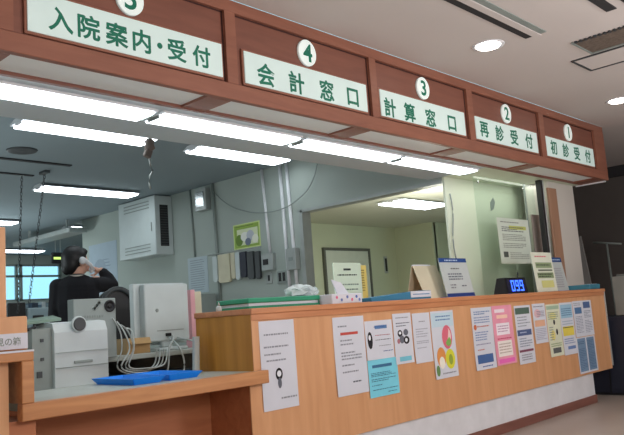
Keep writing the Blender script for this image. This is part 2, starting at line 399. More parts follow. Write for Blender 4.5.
# ------------------------------------------------------------------ notices on the counter front
def notice(label, quad, back, marks, cat='poster', tilt=0, name='paper_notice', y=-.0015, group='notices taped on the counter front'):
    """quad x0,x1,z0,z1; marks are (kind,u0,v0,u1,v1,colour) in sheet units from the top left"""
    x0, x1, z0, z1 = quad; b = MB()
    cx, cz = (x0+x1)/2, (z0+z1)/2
    n = 8
    # a sheet with a slightly lifted lower corner
    g = []
    for j in range(n+1):
        row = []
        for i in range(5):
            u, v = i/4, j/n
            lift = .004*(v**3)*(1-.5*u) + .0006*math.sin(6*v+cx*7)
            row.append(b.bm.verts.new((x0+(x1-x0)*u, y-.0008-lift, z1-(z1-z0)*v)))
        g.append(row)
    mi = b.mi(back)
    for j in range(n):
        for i in range(4):
            f = b.bm.faces.new((g[j][i], g[j][i+1], g[j+1][i+1], g[j+1][i])); f.material_index = mi; f.smooth = True
    def P(u, v, k=1):
        lift = .004*(v**3)*(1-.5*u) + .0006*math.sin(6*v+cx*7)
        return (x0+(x1-x0)*u, y-.0008-lift-.0007*k, z1-(z1-z0)*v)
    L = 1
    for mk in marks:
        kind, u0, v0, u1, v1, c = mk; m = col(c)
        if kind == 'r': # rectangle
            ns = 3
            for s in range(ns):
                a0 = v0+(v1-v0)*s/ns; a1 = v0+(v1-v0)*(s+1)/ns
                b.poly([P(u0, a0, L), P(u0, a1, L), P(u1, a1, L), P(u1, a0, L)], m)
            L += .12
        elif kind == 't': # lines of print
            rows = max(1, int(round((v1-v0)/.045)))
            for r in range(rows):
                vv = v0+(v1-v0)*(r+.3)/rows; h = .018; u = u0
                end = u1 if random.random() < .7 else u0+(u1-u0)*random.uniform(.5, .9)
                while u < end:
                    w = random.uniform(.03, .10); e = min(u+w, end)
                    b.poly([P(u, vv, L+.3), P(u, vv+h, L+.3), P(e, vv+h, L+.3), P(e, vv, L+.3)], m); u = e+.015
            L += .12
        elif kind == 'e': # ellipse
            b.poly([P((u0+u1)/2+(u1-u0)/2*math.cos(a), (v0+v1)/2-(v1-v0)/2*math.sin(a), L) for a in [2*math.pi*i/20 for i in range(20)]][::1], m)
            L += .12
    o = b.obj(name); tag(o, label, cat, group); return o
G = (146, 150, 160); DG = (104, 108, 120); BK = (26, 24, 32); WH = (236, 240, 246); BL = (58, 92, 160); PB = M['paper']
notice('white sheet with a small black oval figure, nearest the left end of the counter front', (2.393, 2.635, .550, .984), PB,
 [('t', .12, .13, .82, .19, G), ('t', .1, .27, .8, .33, G), ('t', .1, .36, .85, .40, G), ('t', .15, .43, .7, .47, G), ('e', .38, .54, .58, .68, BK), ('e', .42, .57, .54, .64, WH), ('e', .43, .65, .54, .77, DG), ('t', .5, .86, .95, .90, (150, 152, 160))])
notice('white sheet with a red heading line and grey print', (2.930, 3.193, .551, .975), PB,
 [('t', .15, .1, .5, .14, G), ('r', .22, .20, .78, .235, (196, 80, 70)), ('t', .2, .28, .85, .38, G), ('t', .2, .44, .85, .56, G), ('t', .2, .60, .6, .64, G), ('t', .2, .68, .7, .74, G), ('t', .5, .82, .85, .86, DG)])
notice('half-height white sheet with blue title and black oval at its left', (3.199, 3.452, .719, .940), PB,
 [('t', .32, .14, .82, .20, BL), ('r', .35, .13, .8, .22, (90, 130, 180)), ('e', .06, .28, .24, .72, BK), ('e', .10, .36, .18, .50, WH), ('t', .34, .36, .9, .42, (180, 90, 100)), ('t', .34, .48, .9, .54, DG), ('t', .45, .64, .9, .68, G), ('t', .6, .78, .95, .84, BL)])
notice('light cyan sheet with dark blue print below the half-height white sheet', (3.199, 3.474, .510, .7185), M['cyan'],
 [('r', .14, .14, .8, .22, (60, 110, 150)), ('t', .08, .34, .9, .46, (50, 96, 130)), ('t', .08, .5, .9, .6, (50, 96, 130)), ('t', .08, .66, .5, .72, (50, 96, 130)), ('t', .1, .78, .95, .84, (50, 96, 130)), ('t', .6, .88, .9, .93, (50, 96, 130))])
notice('white poster with black drawn figures and a light blue footer', (3.462, 3.645, .671, .970), PB,
 [('t', .15, .06, .85, .12, G), ('t', .15, .17, .9, .28, DG), ('e', .2, .33, .46, .47, BK), ('e', .52, .32, .78, .45, DG), ('e', .28, .44, .55, .60, DG), ('e', .5, .46, .82, .62, BK), ('e', .58, .50, .72, .58, WH), ('e', .26, .36, .4, .42, WH), ('e', .15, .5, .3, .6, (180, 120, 130)), ('r', .2, .86, .85, .95, (120, 196, 216))])
notice('plain white sheet of faint grey print right of the drawn figures poster', (3.658, 3.843, .658, .963), PB,
 [('t', .35, .15, .85, .2, G), ('t', .15, .3, .85, .5, (170, 174, 186)), ('t', .15, .55, .85, .62, (170, 174, 186)), ('t', .15, .68, .7, .72, (170, 174, 186))])
notice('large colourful poster with pink, orange and yellow-green round shapes', (3.855, 4.116, .540, .966), PB,
 [('r', .03, .03, .97, .24, (196, 220, 232)), ('t', .2, .06, .85, .16, (90, 130, 180)), ('e', .42, .22, .86, .58, (222, 110, 130)), ('e', .54, .27, .82, .52, (240, 210, 205)), ('e', .56, .40, .8, .54, (130, 180, 90)), ('e', .12, .54, .5, .84, (226, 150, 80)), ('e', .20, .68, .44, .86, (244, 240, 226)), ('e', .48, .58, .9, .88, (222, 220, 60)), ('e', .62, .66, .8, .82, (150, 170, 60)), ('e', .04, .80, .2, .96, (110, 150, 90)), ('t', .3, .91, .9, .95, G)])
notice('white sheet of blue print with a solid blue box near the bottom', (4.338, 4.612, .544, .967), PB,
 [('t', .12, .05, .9, .12, (110, 140, 180)), ('t', .1, .14, .85, .26, (130, 150, 190)), ('e', .06, .27, .2, .36, (206, 110, 70)), ('t', .22, .28, .8, .34, (196, 110, 100)), ('t', .1, .38, .85, .54, (130, 150, 190)), ('t', .1, .57, .8, .62, (150, 150, 180)), ('t', .15, .66, .6, .7, (200, 130, 120)), ('r', .10, .76, .86, .90, (70, 104, 160)), ('t', .3, .93, .8, .97, BL)])
notice('pink poster with two white text panels', (4.616, 4.900, .550, .970), M['pink'],
 [('r', .12, .06, .62, .12, (250, 232, 240)), ('r', .2, .16, .75, .22, (255, 210, 190)), ('r', .14, .30, .80, .50, (246, 236, 244)), ('t', .2, .33, .75, .46, (190, 150, 180)), ('t', .15, .54, .85, .58, (200, 70, 110)), ('r', .12, .60, .84, .86, (244, 236, 230)), ('t', .18, .63, .78, .82, (190, 170, 160)), ('r', .1, .90, .9, .97, (240, 110, 190))])
notice('white sheet divided by dark green, blue and maroon bands', (4.940, 5.192, .527, .958), PB,
 [('r', .05, .04, .92, .15, (84, 108, 96)), ('t', .12, .18, .9, .38, (140, 150, 160)), ('r', .05, .42, .92, .52, (80, 96, 140)), ('t', .2, .44, .8, .50, (200, 210, 230)), ('t', .12, .55, .9, .72, (140, 150, 170)), ('r', .05, .76, .92, .80, (130, 74, 96)), ('t', .15, .83, .8, .95, (150, 150, 160))])
notice('short pale pinkish leaflet with an orange block in the middle', (5.223, 5.436, .657, .962), PB,
 [('t', .1, .05, .85, .1, DG), ('e', .1, .14, .6, .36, (226, 190, 196)), ('t', .3, .18, .9, .34, (150, 140, 160)), ('r', .08, .42, .88, .58, (230, 180, 148)), ('t', .1, .62, .9, .92, (170, 170, 190))])
notice('pale yellow-green map sheet with black marks and a curled corner', (5.447, 5.686, .536, .948), col((222, 226, 200)),
 [('r', .05, .03, .95, .10, (170, 196, 170)), ('e', .2, .16, .7, .30, (226, 222, 150)), ('t', .1, .14, .85, .3, (150, 160, 130)), ('e', .44, .30, .58, .40, BK), ('e', .58, .48, .72, .60, BK), ('e', .2, .5, .5, .7, (232, 220, 130)), ('t', .1, .42, .4, .7, (140, 150, 140)), ('r', .2, .84, .8, .94, (92, 96, 96)), ('t', .1, .74, .9, .82, (150, 170, 120))])
notice('light blue and white sheet with a bright yellow band across the middle', (5.690, 5.936, .528, .953), PB,
 [('r', .06, .04, .94, .30, (160, 200, 222)), ('t', .12, .1, .88, .26, (90, 130, 170)), ('t', .1, .34, .9, .44, (160, 180, 200)), ('r', .08, .46, .92, .64, (232, 214, 90)), ('t', .12, .46, .9, .5, (80, 80, 60)), ('t', .1, .68, .9, .80, (130, 150, 190)), ('r', .3, .84, .9, .90, (110, 140, 190))])
notice('wide white sheet with two small dark blue blocks at the top right of the row', (5.944, 6.320, .656, .957), PB,
 [('t', .06, .04, .4, .14, G), ('r', .08, .18, .44, .36, (84, 122, 166)), ('r', .55, .04, .92, .22, (80, 104, 150)), ('t', .55, .28, .92, .5, (130, 140, 160)), ('t', .08, .42, .44, .9, (140, 150, 170)), ('t', .55, .55, .92, .92, (140, 150, 170))])
notice('blue-grey two-column timetable sheet at the lower right end of the counter', (5.94, 6.312, .352, .650), PB,
 [('r', .04, .03, .47, .95, (118, 148, 178)), ('r', .53, .03, .94, .95, (112, 142, 172)), ('t', .08, .1, .4, .2, (70, 96, 130)), ('t', .08, .3, .44, .9, (80, 108, 142)), ('t', .57, .1, .9, .9, (80, 108, 142))])

# ------------------------------------------------------------------ things on the counter
Z = 1.0505
def slab_stand(x0, x1, y, z0, z1, lean, m, name, parent):
    b = MB(); b.poly([(x0, y, z0), (x1, y, z0), (x1, y+lean, z1), (x0, y+lean, z1)], m, .004, (0, 1, 0)); return b.obj(name, parent)
def board_marks(x0, x1, y, z0, z1, lean, marks, name, parent):
    b = MB()
    def P(u, v, k): z = z1-(z1-z0)*v; return (x0+(x1-x0)*u, y+lean*(1-v)-.0006*k, z)
    k = 1
    for kind, u0, v0, u1, v1, c in marks:
        m = col(c)
        if kind == 'r': b.poly([P(u0, v0, k), P(u0, v1, k), P(u1, v1, k), P(u1, v0, k)], m)
        else:
            rows = max(1, int(round((v1-v0)/.07)))
            for r in range(rows):
                vv = v0+(v1-v0)*(r+.3)/rows; u = u0; e1 = u1-random.random()*.1
                while u < e1:
                    e = min(u+random.uniform(.03, .1), e1); b.poly([P(u, vv, k), P(u, vv+.03, k), P(e, vv+.03, k), P(e, vv, k)], m); u = e+.02
        k += .5
    return b.obj(name, parent)
# green trays / folders
t = thing('document_folder', 'wide green plastic folder lying on the left end of the tall counter', 'folder', (2.8, .26, Z))
b = MB(); b.box(2.46, 3.0, .14, .40, Z, Z+.014, M['green_tray'], .004); b.obj('lower_cover', t)
b = MB(); b.box(2.47, 2.99, .15, .39, Z+.014, Z+.030, M['paper'], .001); b.obj('paper_stack', t)
b = MB(); b.box(2.46, 3.0, .14, .40, Z+.030, Z+.056, M['green_tray'], .004); b.obj('upper_cover', t)
t = thing('document_folder', 'short green folder behind the white carton on the tall counter', 'folder', (3.12, .3, Z))
b = MB(); b.box(3.0, 3.28, .16, .42, Z, Z+.03, M['green_tray'], .004); b.obj('lower_cover', t)
b = MB(); b.box(3.01, 3.27, .17, .41, Z+.03, Z+.045, M['paper'], .001); b.obj('paper_stack', t)
# crumpled plastic bag
b = MB(); r = bmesh.ops.create_icosphere(b.bm, subdivisions=3, radius=1)
for q in r['verts']:
    n = q.co.normalized(); q.co = Vector((3.06+n.x*.13, .34+n.y*.06, Z+.085+n.z*.04))+Vector((random.uniform(-.012, .012), random.uniform(-.012, .012), random.uniform(-.012, .014)))
b.mi(M['ivory']); tag(b.obj('plastic_bag'), 'crumpled translucent white plastic bag on the green folders', 'bag')
t = thing('tissue_box', 'small white carton with pink and blue dots on the counter', 'box', (3.1, .1, Z))
b = MB(); b.box(3.0, 3.26, .05, .15, Z, Z+.055, M['paper'], .003); b.obj('carton', t)
b = MB()
for x, z, c in ((3.04, .035, (226, 120, 150)), (3.08, .02, (110, 130, 190)), (3.13, .036, (110, 130, 190)), (3.17, .02, (226, 120, 150)), (3.21, .036, (90, 120, 190)), (3.235, .018, (110, 140, 200))):
    b.lathe((x, .0495, Z+z), [(.009, 0), (.009, -.001)], col(c), 10, 'y')
b.obj('printed_dots', t)
b = MB(); b.poly([(3.08, .08, Z+.055), (3.18, .08, Z+.055), (3.13, .09, Z+.12), (3.06, .1, Z+.14)], M['paper'], .004); b.obj('tissue', t)
t = thing('paste_bottle', 'small white squeeze bottle at the left end of the counter top', 'bottle', (2.38, .3, Z))
b = MB(); b.lathe((2.395, .3, Z), [(.012, 0), (.016, .004), (.016, .02), (.008, .028)], M['ivory'], 14); b.obj('bottle_body', t)
b = MB(); b.lathe((2.395, .3, Z+.028), [(.008, 0), (.003, .02)], M['steel'], 12); b.obj('nozzle', t)
# acrylic notice stand
t = thing('notice_stand', 'pale green notice with dark characters and a yellow side strip standing on the counter', 'notice stand', (3.3, .2, Z))
slab_stand(3.225, 3.485, .23, Z, 1.30, .0, col((206, 226, 206)), 'notice_sheet', t)
slab_stand(3.470, 3.545, .236, Z, 1.285, .0, col((216, 196, 110)), 'side_strip', t)
board_marks(3.225, 3.485, .229, Z, 1.30, 0, [('r', .36, .14, .62, .19, (50, 60, 60)), ('t', .14, .26, .84, .34, (50, 60, 60)), ('t', .1, .5, .9, .56, (120, 140, 130)), ('t', .1, .62, .9, .68, (120, 140, 130)), ('t', .1, .74, .8, .8, (120, 140, 130))], 'printed_text', t)
board_marks(3.470, 3.545, .2355, Z, 1.285, 0, [('t', .3, .1, .7, .7, (120, 110, 60))], 'printed_text', t)
b = MB(); b.box(3.22, 3.55, .20, .28, Z, Z+.006, GL); b.obj('stand_foot', t)
# blue binder with white label
t = thing('ring_binder', 'blue ring binder lying flat with a white spine label', 'binder', (3.8, .15, Z))
b = MB(); b.poly([(3.32, .03, Z), (3.93, .03, Z), (3.93, .03, Z+.052), (3.84, .03, Z+.054), (3.32, .03, Z+.022)], col((56, 124, 160)), .11, (0, 1, 0)); b.obj('cover', t)
b = MB(); b.box(3.71, 3.93, .026, .029, Z+.012, Z+.05, M['paper']); lb = b.obj('spine_label', t)
b = MB(); b.box(3.73, 3.91, .0248, .0256, Z+.028, Z+.034, col((110, 150, 190))); o = b.obj('printed_line', t); o.parent = lb
# tent card (plain beige)
t = thing('tent_card', 'blank beige tent-shaped card stand beside the blue headed board', 'card stand', (4.1, .2, Z))
b = MB(); b.poly([(4.05, .15, Z), (4.35, .15, Z), (4.30, .22, 1.283), (4.02, .22, 1.283)], M['beige'], .004); b.obj('front_leaf', t)
b = MB(); b.poly([(4.05, .31, Z), (4.35, .31, Z), (4.30, .226, 1.283), (4.02, .226, 1.283)], M['beige'], .004); b.obj('rear_leaf', t)
b = MB(); b.box(4.02, 4.23, .216, .232, 1.280, 1.288, M['paper'], .002); b.obj('top_edge', t)
# blue header board
def header_board(x0, x1, y, z1, label, lean, marks, foot=True):
    t = thing('desk_notice_board', label, 'notice stand', ((x0+x1)/2, y, Z))
    slab_stand(x0, x1, y, Z+.002, z1, lean, M['ivory'], 'board', t)
    b = MB(); dz = (z1-Z); 
    board_marks(x0, x1, y-.001, Z+.002, z1, lean, marks, 'printed_face', t)
    b = MB(); b.box(x0, x1, y-.006, y+.06, Z, Z+.006, M['blue'], .001); b.obj('foot', t)
    b = MB(); b.poly([(x0+.1, y+lean*.8+.004, Z+dz*.8), (x0+.14, y+lean*.8+.004, Z+dz*.8), (x0+.14, y+.068, Z), (x0+.1, y+.068, Z)], M['ivory'], .004); b.obj('back_strut', t)
    return t
header_board(4.20, 4.55, .08, 1.325, 'white desk board with a dark blue header, left of the number display', .05,
 [('r', 0, 0, 1, .11, (30, 72, 140)), ('t', .2, .03, .75, .07, (190, 210, 235)), ('t', .35, .24, .7, .3, (120, 120, 120)), ('t', .2, .38, .8, .58, (110, 116, 130)), ('t', .2, .66, .45, .8, (130, 130, 140)), ('t', .6, .68, .85, .78, (90, 96, 110)), ('r', 0, .91, 1, 1, (34, 60, 130))])
header_board(6.07, 6.39, .21, 1.36, 'blue-headed board of small print behind the pale leaflet stand', .05,
 [('r', 0, 0, 1, .14, (40, 80, 140)), ('t', .3, .04, .9, .09, (180, 200, 225)), ('t', .15, .3, .85, .9, (170, 172, 180))])
# number display
t = thing('queue_number_display', 'small black queue display showing 099 in glowing blue digits', 'display', (5.2, .12, Z))
b = MB(); b.poly([(5.02, .08, Z), (5.02, .20, Z), (5.02, .16, Z+.125), (5.02, .095, Z+.125)], M['black'], .33, (1, 0, 0)); b.obj('display_case', t)
b = MB(); b.poly([(5.035, .0795+.008*.12, Z+.008), (5.335, .0795+.008*.12, Z+.008), (5.335, .0795+.115*.12, Z+.115), (5.035, .0795+.115*.12, Z+.115)], col((16, 20, 44)), .0015, (0, -1, 0)); b.obj('screen', t)
dg = []
segs = {'0': 'abcdef', '9': 'abcdfg'}
b = MB()
w, h, s = .050, .084, .011
for k, ch in enumerate('099'):
    ox = 5.095+k*.069; oz = Z+.020; R = {'a': (0, w, h-s, h), 'g': (0, w, h/2-s/2, h/2+s/2), 'd': (0, w, 0, s), 'f': (0, s, h/2, h), 'b': (w-s, w, h/2, h), 'e': (0, s, 0, h/2), 'c': (w-s, w, 0, h/2)}
    for c in segs[ch]:
        q = R[c]; b.poly([(ox+u, .0765+(zz)*.122, oz+zz) for u, zz in ((q[0], q[2]), (q[1], q[2]), (q[1], q[3]), (q[0], q[3]))], M['led'], .0012, (0, -1, 0))
b.obj('digits', t)
b = MB(); b.tube([(5.335, .15, Z+.10), (5.345, .15, Z+.17)], .006, M['black']); b.obj('antenna', t)
# leaflet stand
t = thing('leaflet_stand', 'pale leaflet holder printed with green blocks right of the number display', 'leaflet stand', (5.7, .1, Z))
slab_stand(5.56, 5.925, .10, Z+.003, 1.385, .03, col((226, 232, 214)), 'leaflet', t)
board_marks(5.56, 5.925, .099, Z+.003, 1.385, .03, [('t', .15, .07, .8, .14, (220, 120, 130)), ('r', .12, .26, .92, .40, (150, 170, 130)), ('t', .16, .28, .85, .38, (50, 70, 50)), ('r', .2, .44, .9, .48, (110, 120, 100)), ('r', .12, .52, .92, .66, (140, 160, 120)), ('t', .16, .53, .85, .64, (50, 60, 50)), ('r', .25, .72, .85, .9, (214, 216, 140))], 'printed_face', t)
b = MB(); b.box(5.55, 5.935, .08, .20, Z, Z+.004, GL); b.obj('holder_base', t)
# teal folder at the far end
t = thing('document_tray', 'teal blue flat document tray at the far right end of the counter', 'tray', (6.3, .25, Z))
b = MB(); b.box(6.40, 6.62, .02, .31, Z, Z+.045, M['teal'], .004); b.obj('tray_body', t)
b = MB(); b.box(6.46, 6.58, .03, .12, Z+.045, Z+.048, M['paper']); b.obj('paper_slip', t)

# glass screen, posts and notice behind the counter at window 1
t = thing('glass_screen', 'clear glass screen standing between counter and pale wall under the window 1 sign', 'screen', (6, .5, Z))
b = MB(); b.box(5.38, 6.285, .485, .491, .95, ZS-.02, GL); b.obj('glass_pane', t)
b = MB(); b.box(6.290, 6.50, .485, .491, .95, ZS-.02, GL); b.obj('glass_pane', t)
b = MB(); b.box(6.283, 6.292, .480, .496, .95, ZS-.02, M['greyp']); b.obj('joint_strip', t)
b = MB(); b.box(6.325, 6.37, .34, .39, 1.0505, ZS, M['black'], .003); b.obj('frame_post', t)
b = MB(); b.box(6.372, 6.395, .34, .39, 1.0505, ZS, M['steel'], .003); b.obj('frame_post', t, )
b = MB(); b.box(5.38, 6.50, .475, .50, FL, .95, M['white']); b.obj('lower_panel', t)
for x in (5.45, 6.25):
    b = MB(); b.lathe((x, .484, 2.03), [(.012, 0), (.012, -.006), (.006, -.01)], M['chrome'], 12, 'y'); b.obj('glass_clip', t)
notice('white printed notice with a yellow stripe taped to the glass screen', (5.70, 6.28, 1.325, 1.735), col((222, 234, 222)),
 [('t', .1, .06, .9, .12, (120, 130, 120)), ('r', .35, .16, .9, .24, (206, 214, 120)), ('t', .12, .18, .8, .3, (90, 100, 100)), ('t', .12, .34, .85, .5, (150, 160, 150)), ('t', .12, .54, .85, .66, (150, 160, 150)), ('r', .1, .74, .24, .86, (90, 96, 92)), ('t', .3, .74, .9, .9, (170, 180, 170))], y=.483, group='')
b = MB(); b.box(6.33, 6.47, .46, .475, 1.0, 1.79, col((150, 138, 132))); tag(b.obj('grey_board'), 'narrow brownish grey board at the right side of the glass screen', 'board')
b = MB(); b.box(6.425, 6.595, .315, .337, 1.0505, 2.03, M['tan'], .003); tag(b.obj('tan_board'), 'tall tan wooden board standing against the white pillar at the counter end', 'board')
b = MB(); b.poly([(6.0, .698, 1.92), (6.06, .698, 1.97), (6.09, .698, 1.93), (6.05, .698, 1.86), (6.0, .698, 1.84)], M['greyp'], -.003); tag(b.obj('wall_sticker'), 'small torn grey sticker on the pale wall', 'sticker')
b = MB(); b.tube([(5.30+.02*math.sin(k*.5), .68, 1.95-.045*k) for k in range(14)], .006, M['greyp']); tag(b.obj('wall_cable'), 'thin grey cable hanging down the edge of the pale wall', 'cable')

# ------------------------------------------------------------------ trays on the ledge
for k, (x0, x1) in enumerate(((1.735, 1.905), (1.92, 2.11))):
    t = thing('blue_tray', ['left blue plastic coin tray on the low ledge', 'right blue plastic tray on the low ledge, nearer the tall counter'][k], 'tray', ((x0+x1)/2, .2, .7505), 'blue trays on the ledge')
    b = MB(); B = M['blue_tray']; ya, yc, zt = .11, .42, .778; b.box(x0+.02, x1-.02, ya, yc, .7505, .756, B)
    for pts, ax in (([(x0+.02, ya, .7505), (x1-.02, ya, .7505), (x1, ya-.02, zt), (x0, ya-.02, zt)], (0, 1, 0)), ([(x0+.02, yc, .7505), (x1-.02, yc, .7505), (x1, yc+.02, zt), (x0, yc+.02, zt)], (0, -1, 0)),
                    ([(x0+.02, ya, .7505), (x0+.02, yc, .7505), (x0, yc+.02, zt), (x0, ya-.02, zt)], (1, 0, 0)), ([(x1-.02, ya, .7505), (x1-.02, yc, .7505), (x1, yc+.02, zt), (x1, ya-.02, zt)], (-1, 0, 0))):
        b.poly(pts, B, .004, ax)
    b.obj('tray_shell', t)
    b = MB(); b.box(x0+.04, x1-.05, .2, .36, .7565, .759, M['paper'], rot=(0, 0, .05)); b.obj('slip_of_paper', t)
t = thing('paper_sleeve', 'curled white paper sheet standing beside the tall counter end', 'paper', (2.26, .36, .7505))
b = MB(); pr = []
for k in range(9):
    a = math.pi*.6*k/8; pr.append((2.22+.07*math.sin(a), .30+.08*(1-math.cos(a))))
for (xa, ya), (xb, yb2) in zip(pr, pr[1:]):
    b.poly([(xa, ya, .7505), (xb, yb2, .7505), (xb+.01, yb2, .93), (xa+.01, ya, .93)], M['ivory'], .002)
b.obj('sheet', t)

# ------------------------------------------------------------------ office furniture
def desk(x0, x1, y0, y1, z, label):
    t = thing('office_desk', label, 'desk', ((x0+x1)/2, (y0+y1)/2, FL))
    b = MB(); b.box(x0, x1, y0, y1, z-.03, z, M['desk'], .004); b.obj('desk_top', t)
    b = MB(); b.box(x0+.03, x1-.03, y1-.06, y1-.04, z-.45, z-.03, M['dgrey']); b.obj('modesty_panel', t)
    for x in (x0+.02, x1-.06):
        for y in (y0+.02, y1-.06):
            b = MB(); b.box(x, x+.04, y, y+.04, FL, z-.03, M['dgrey']); b.obj('leg', t)
    return t
desk(2.02, 3.32, 1.10, 1.75, .842, 'grey office desk carrying the white monitor')
desk(1.30, 1.96, .62, 1.42, .70, 'low stand behind the ledge carrying the white printer')
# keyboard-ish dark equipment under the monitor desk
t = thing('computer_tower', 'black computer case lying under the monitor desk', 'computer', (2.5, 1.3, FL))
b = MB(); b.box(2.25, 2.85, 1.12, 1.6, .50, .72, M['black'], .008); b.obj('case', t)
b = MB(); b.box(2.30, 2.60, 1.117, 1.12, .55, .60, M['dgrey']); b.obj('drive_slot', t)
b = MB(); b.box(2.23, 2.87, 1.10, 1.62, .47, .50, M['steel']); b.box(2.23, 2.26, 1.1, 1.13, FL, .47, M['steel']); b.box(2.84, 2.87, 1.1, 1.13, FL, .47, M['steel']); b.box(2.23, 2.26, 1.59, 1.62, FL, .47, M['steel']); b.box(2.84, 2.87, 1.59, 1.62, FL, .47, M['steel']); b.obj('rack', t)
# printer
pt = thing('office_printer', 'big white laser printer with a round grey badge on its top front', 'printer', (1.78, .8, .70))
b = MB()
pr = [(.72, .70), (.72, 1.0), (.74, 1.045), (.80, 1.052), (1.02, 1.03), (1.02, .70)]
b.poly([(1.70, y, z) for y, z in pr], M['ivory'], .29, (1, 0, 0)); b.obj('printer_body', pt)
b = MB(); b.poly([(1.60, .745, .70), (1.60, .745, 1.025), (1.60, 1.02, 1.025), (1.60, 1.02, .70)], M['greyp'], .098, (1, 0, 0)); b.obj('side_unit', pt)
b = MB(); b.box(1.705, 1.985, .715, .72, .825, .829, M['greyp']); b.box(1.705, 1.985, .715, .72, .90, .902, M['greyp']); b.obj('tray_seam', pt)
b = MB(); b.box(1.80, 1.90, .712, .72, .842, .856, M['greyp'], .002); b.obj('tray_handle', pt)
b = MB(); b.lathe((1.828, .72, 1.035), [(.040, .0), (.040, -.012), (.035, -.016)], M['ivory'], 28, 'y'); b.lathe((1.828, .704, 1.035), [(.034, .0), (.030, -.004)], M['dgrey'], 28, 'y'); b.obj('round_badge', pt)
for a in ((1.64, 1.655, .96, .975), (1.64, 1.655, .87, .885), (1.62, 1.645, .79, .82)):
    b = MB(); b.box(a[0], a[1], .738, .745, a[2], a[3], M['dgrey']); b.obj('side_button', pt)
b = MB(); b.poly([(1.56, .80, 1.045), (1.80, .84, 1.06), (1.86, 1.05, 1.08), (1.62, 1.10, 1.06)], col((128, 152, 138)), .014, (0, 0, 1)); b.obj('output_tray', pt)
b = MB(); b.tube([(1.635, .78, 1.035), (1.60, .78, 1.025), (1.57, .78, 1.03), (1.54, .78, 1.055), (1.52, .78, 1.075), (1.505, .78, 1.06)], .008, M['black'], sm=True); tag(b.obj('black_cable'), 'black bent cable hanging at the front of the grey output tray', 'cable')
# grey computer case with round fan behind the printer
pc = thing('computer_case', 'grey computer case with a black round fan beside the printer', 'computer', (2.0, 1.1, .70))
b = MB(); b.box(1.965, 2.225, 1.02, 1.09, .84, 1.175, col((150, 160, 158)), .004); b.obj('case', pc)
b = MB(); b.lathe((2.185, 1.02, 1.13), [(.034, .0), (.034, -.006), (.024, -.006), (.024, -.001), (.008, -.001), (.008, -.006)], M['black'], 24, 'y'); b.obj('fan_ring', pc)
b = MB()
for x, z in ((2.09, 1.12), (2.105, 1.135), (2.12, 1.15)): b.lathe((x, 1.02, z), [(.012, 0), (.012, -.004), (.008, -.004), (.008, 0)], M['greyp'], 14, 'y')
b.obj('round_port', pc)
b = MB()
for k in range(10): b.box(2.0+k*.015, 2.008+k*.015, 1.017, 1.02, 1.07, 1.082, M['greyp'])
b.obj('vent_slot', pc)
b = MB(); b.box(1.995, 2.015, 1.03, 1.09, .70, .84, M['greyp'], .004); b.obj('riser', pc)
# monitor
mo = thing('monitor', 'boxy white monitor seen from behind on the grey desk', 'monitor', (2.700, 1.35, .842))
b = MB(); b.box(2.535, 2.870, 1.20, 1.26, .90, 1.262, M['ivory'], .012, seg=3); b.obj('rear_cover', mo)
b = MB(); b.box(2.495, 2.890, 1.262, 1.31, .88, 1.27, M['ivory'], .008, seg=2); b.obj('bezel', mo)
b = MB(); b.box(2.620, 2.820, 1.197, 1.201, .965, .970, M['greyp']); b.obj('cover_seam', mo)
b = MB(); b.lathe((2.625, 1.2, 1.095), [(.012, .0), (.010, -.004)], M['greyp'], 16, 'y'); b.obj('badge', mo)
b = MB(); b.box(2.660, 2.740, 1.21, 1.25, .86, .93, M['ivory'], .008); b.box(2.590, 2.810, 1.14, 1.34, .842, .862, M['ivory'], .006); b.obj('stand', mo)
b = MB(); b.box(2.680, 2.720, 1.19, 1.20, .93, .95, M['black'], .002); b.obj('socket', mo)
for pts in ([(2.73, 1.19, .93), (2.66, 1.10, .90), (2.62, 1.08, .86), (2.60, 1.07, .75), (2.57, 1.08, .66)],
            [(2.76, 1.19, .92), (2.84, 1.10, .88), (2.88, 1.07, .82), (2.86, 1.06, .74), (2.80, 1.08, .70)],
            [(2.70, 1.19, .92), (2.70, 1.09, .86), (2.72, 1.07, .76), (2.70, 1.08, .64)]):
    b = MB(); b.tube(pts, .006, M['ivory'], 6, sm=True); b.obj('cable', mo)
t = thing('tangled_cables', 'bunch of thin white cables hanging between computer case and desk', 'cable', (2.2, 1.05, .7))
for k in range(4):
    b = MB(); x = 2.23+.025*k
    b.tube([(x-.04, 1.0, 1.06-.02*k), (x, .99, .98), (x+.03*math.sin(k), .98, .88), (x-.03, .98, .78), (x+.10, .99, .73+.01*k), (x+.24, 1.03, .77), (x+.28, 1.05, .86)], .0045, M['ivory'] if k % 2 else M['steel'], 6, sm=True); b.obj('cable', t)
t = thing('blue_bottle', 'small blue plastic bottle among the white cables', 'bottle', (2.30, 1.2, .842))
b = MB(); b.lathe((2.29, 1.22, .842), [(.028, 0), (.03, .005), (.03, .09), (.012, .11)], col((40, 84, 150)), 18); b.obj('bottle_body', t)
b = MB(); b.lathe((2.29, 1.22, .952), [(.013, 0), (.013, .02)], M['white'], 14); b.obj('cap', t)
t = thing('cardboard_box', 'small open beige cardboard box left of the monitor', 'box', (2.44, 1.25, .842))
b = MB(); 
for a in ((2.37, 2.53, 1.15, 1.155), (2.37, 2.53, 1.265, 1.27), (2.37, 2.375, 1.155, 1.265), (2.525, 2.53, 1.155, 1.265)): b.box(a[0], a[1], a[2], a[3], .842, .935, M['card'])
b.box(2.37, 2.53, 1.15, 1.27, .842, .846, M['card']); b.obj('box_shell', t)
b = MB(); b.poly([(2.37, 1.15, .935), (2.53, 1.15, .935), (2.52, 1.12, .90), (2.38, 1.12, .90)], M['card'], .003); b.obj('flap', t)
b = MB(); b.box(2.925, 2.962, 1.25, 1.32, .842, 1.222, col((226, 170, 178)), .002); tag(b.obj('file_folder'), 'upright pink file folder right of the monitor', 'folder')
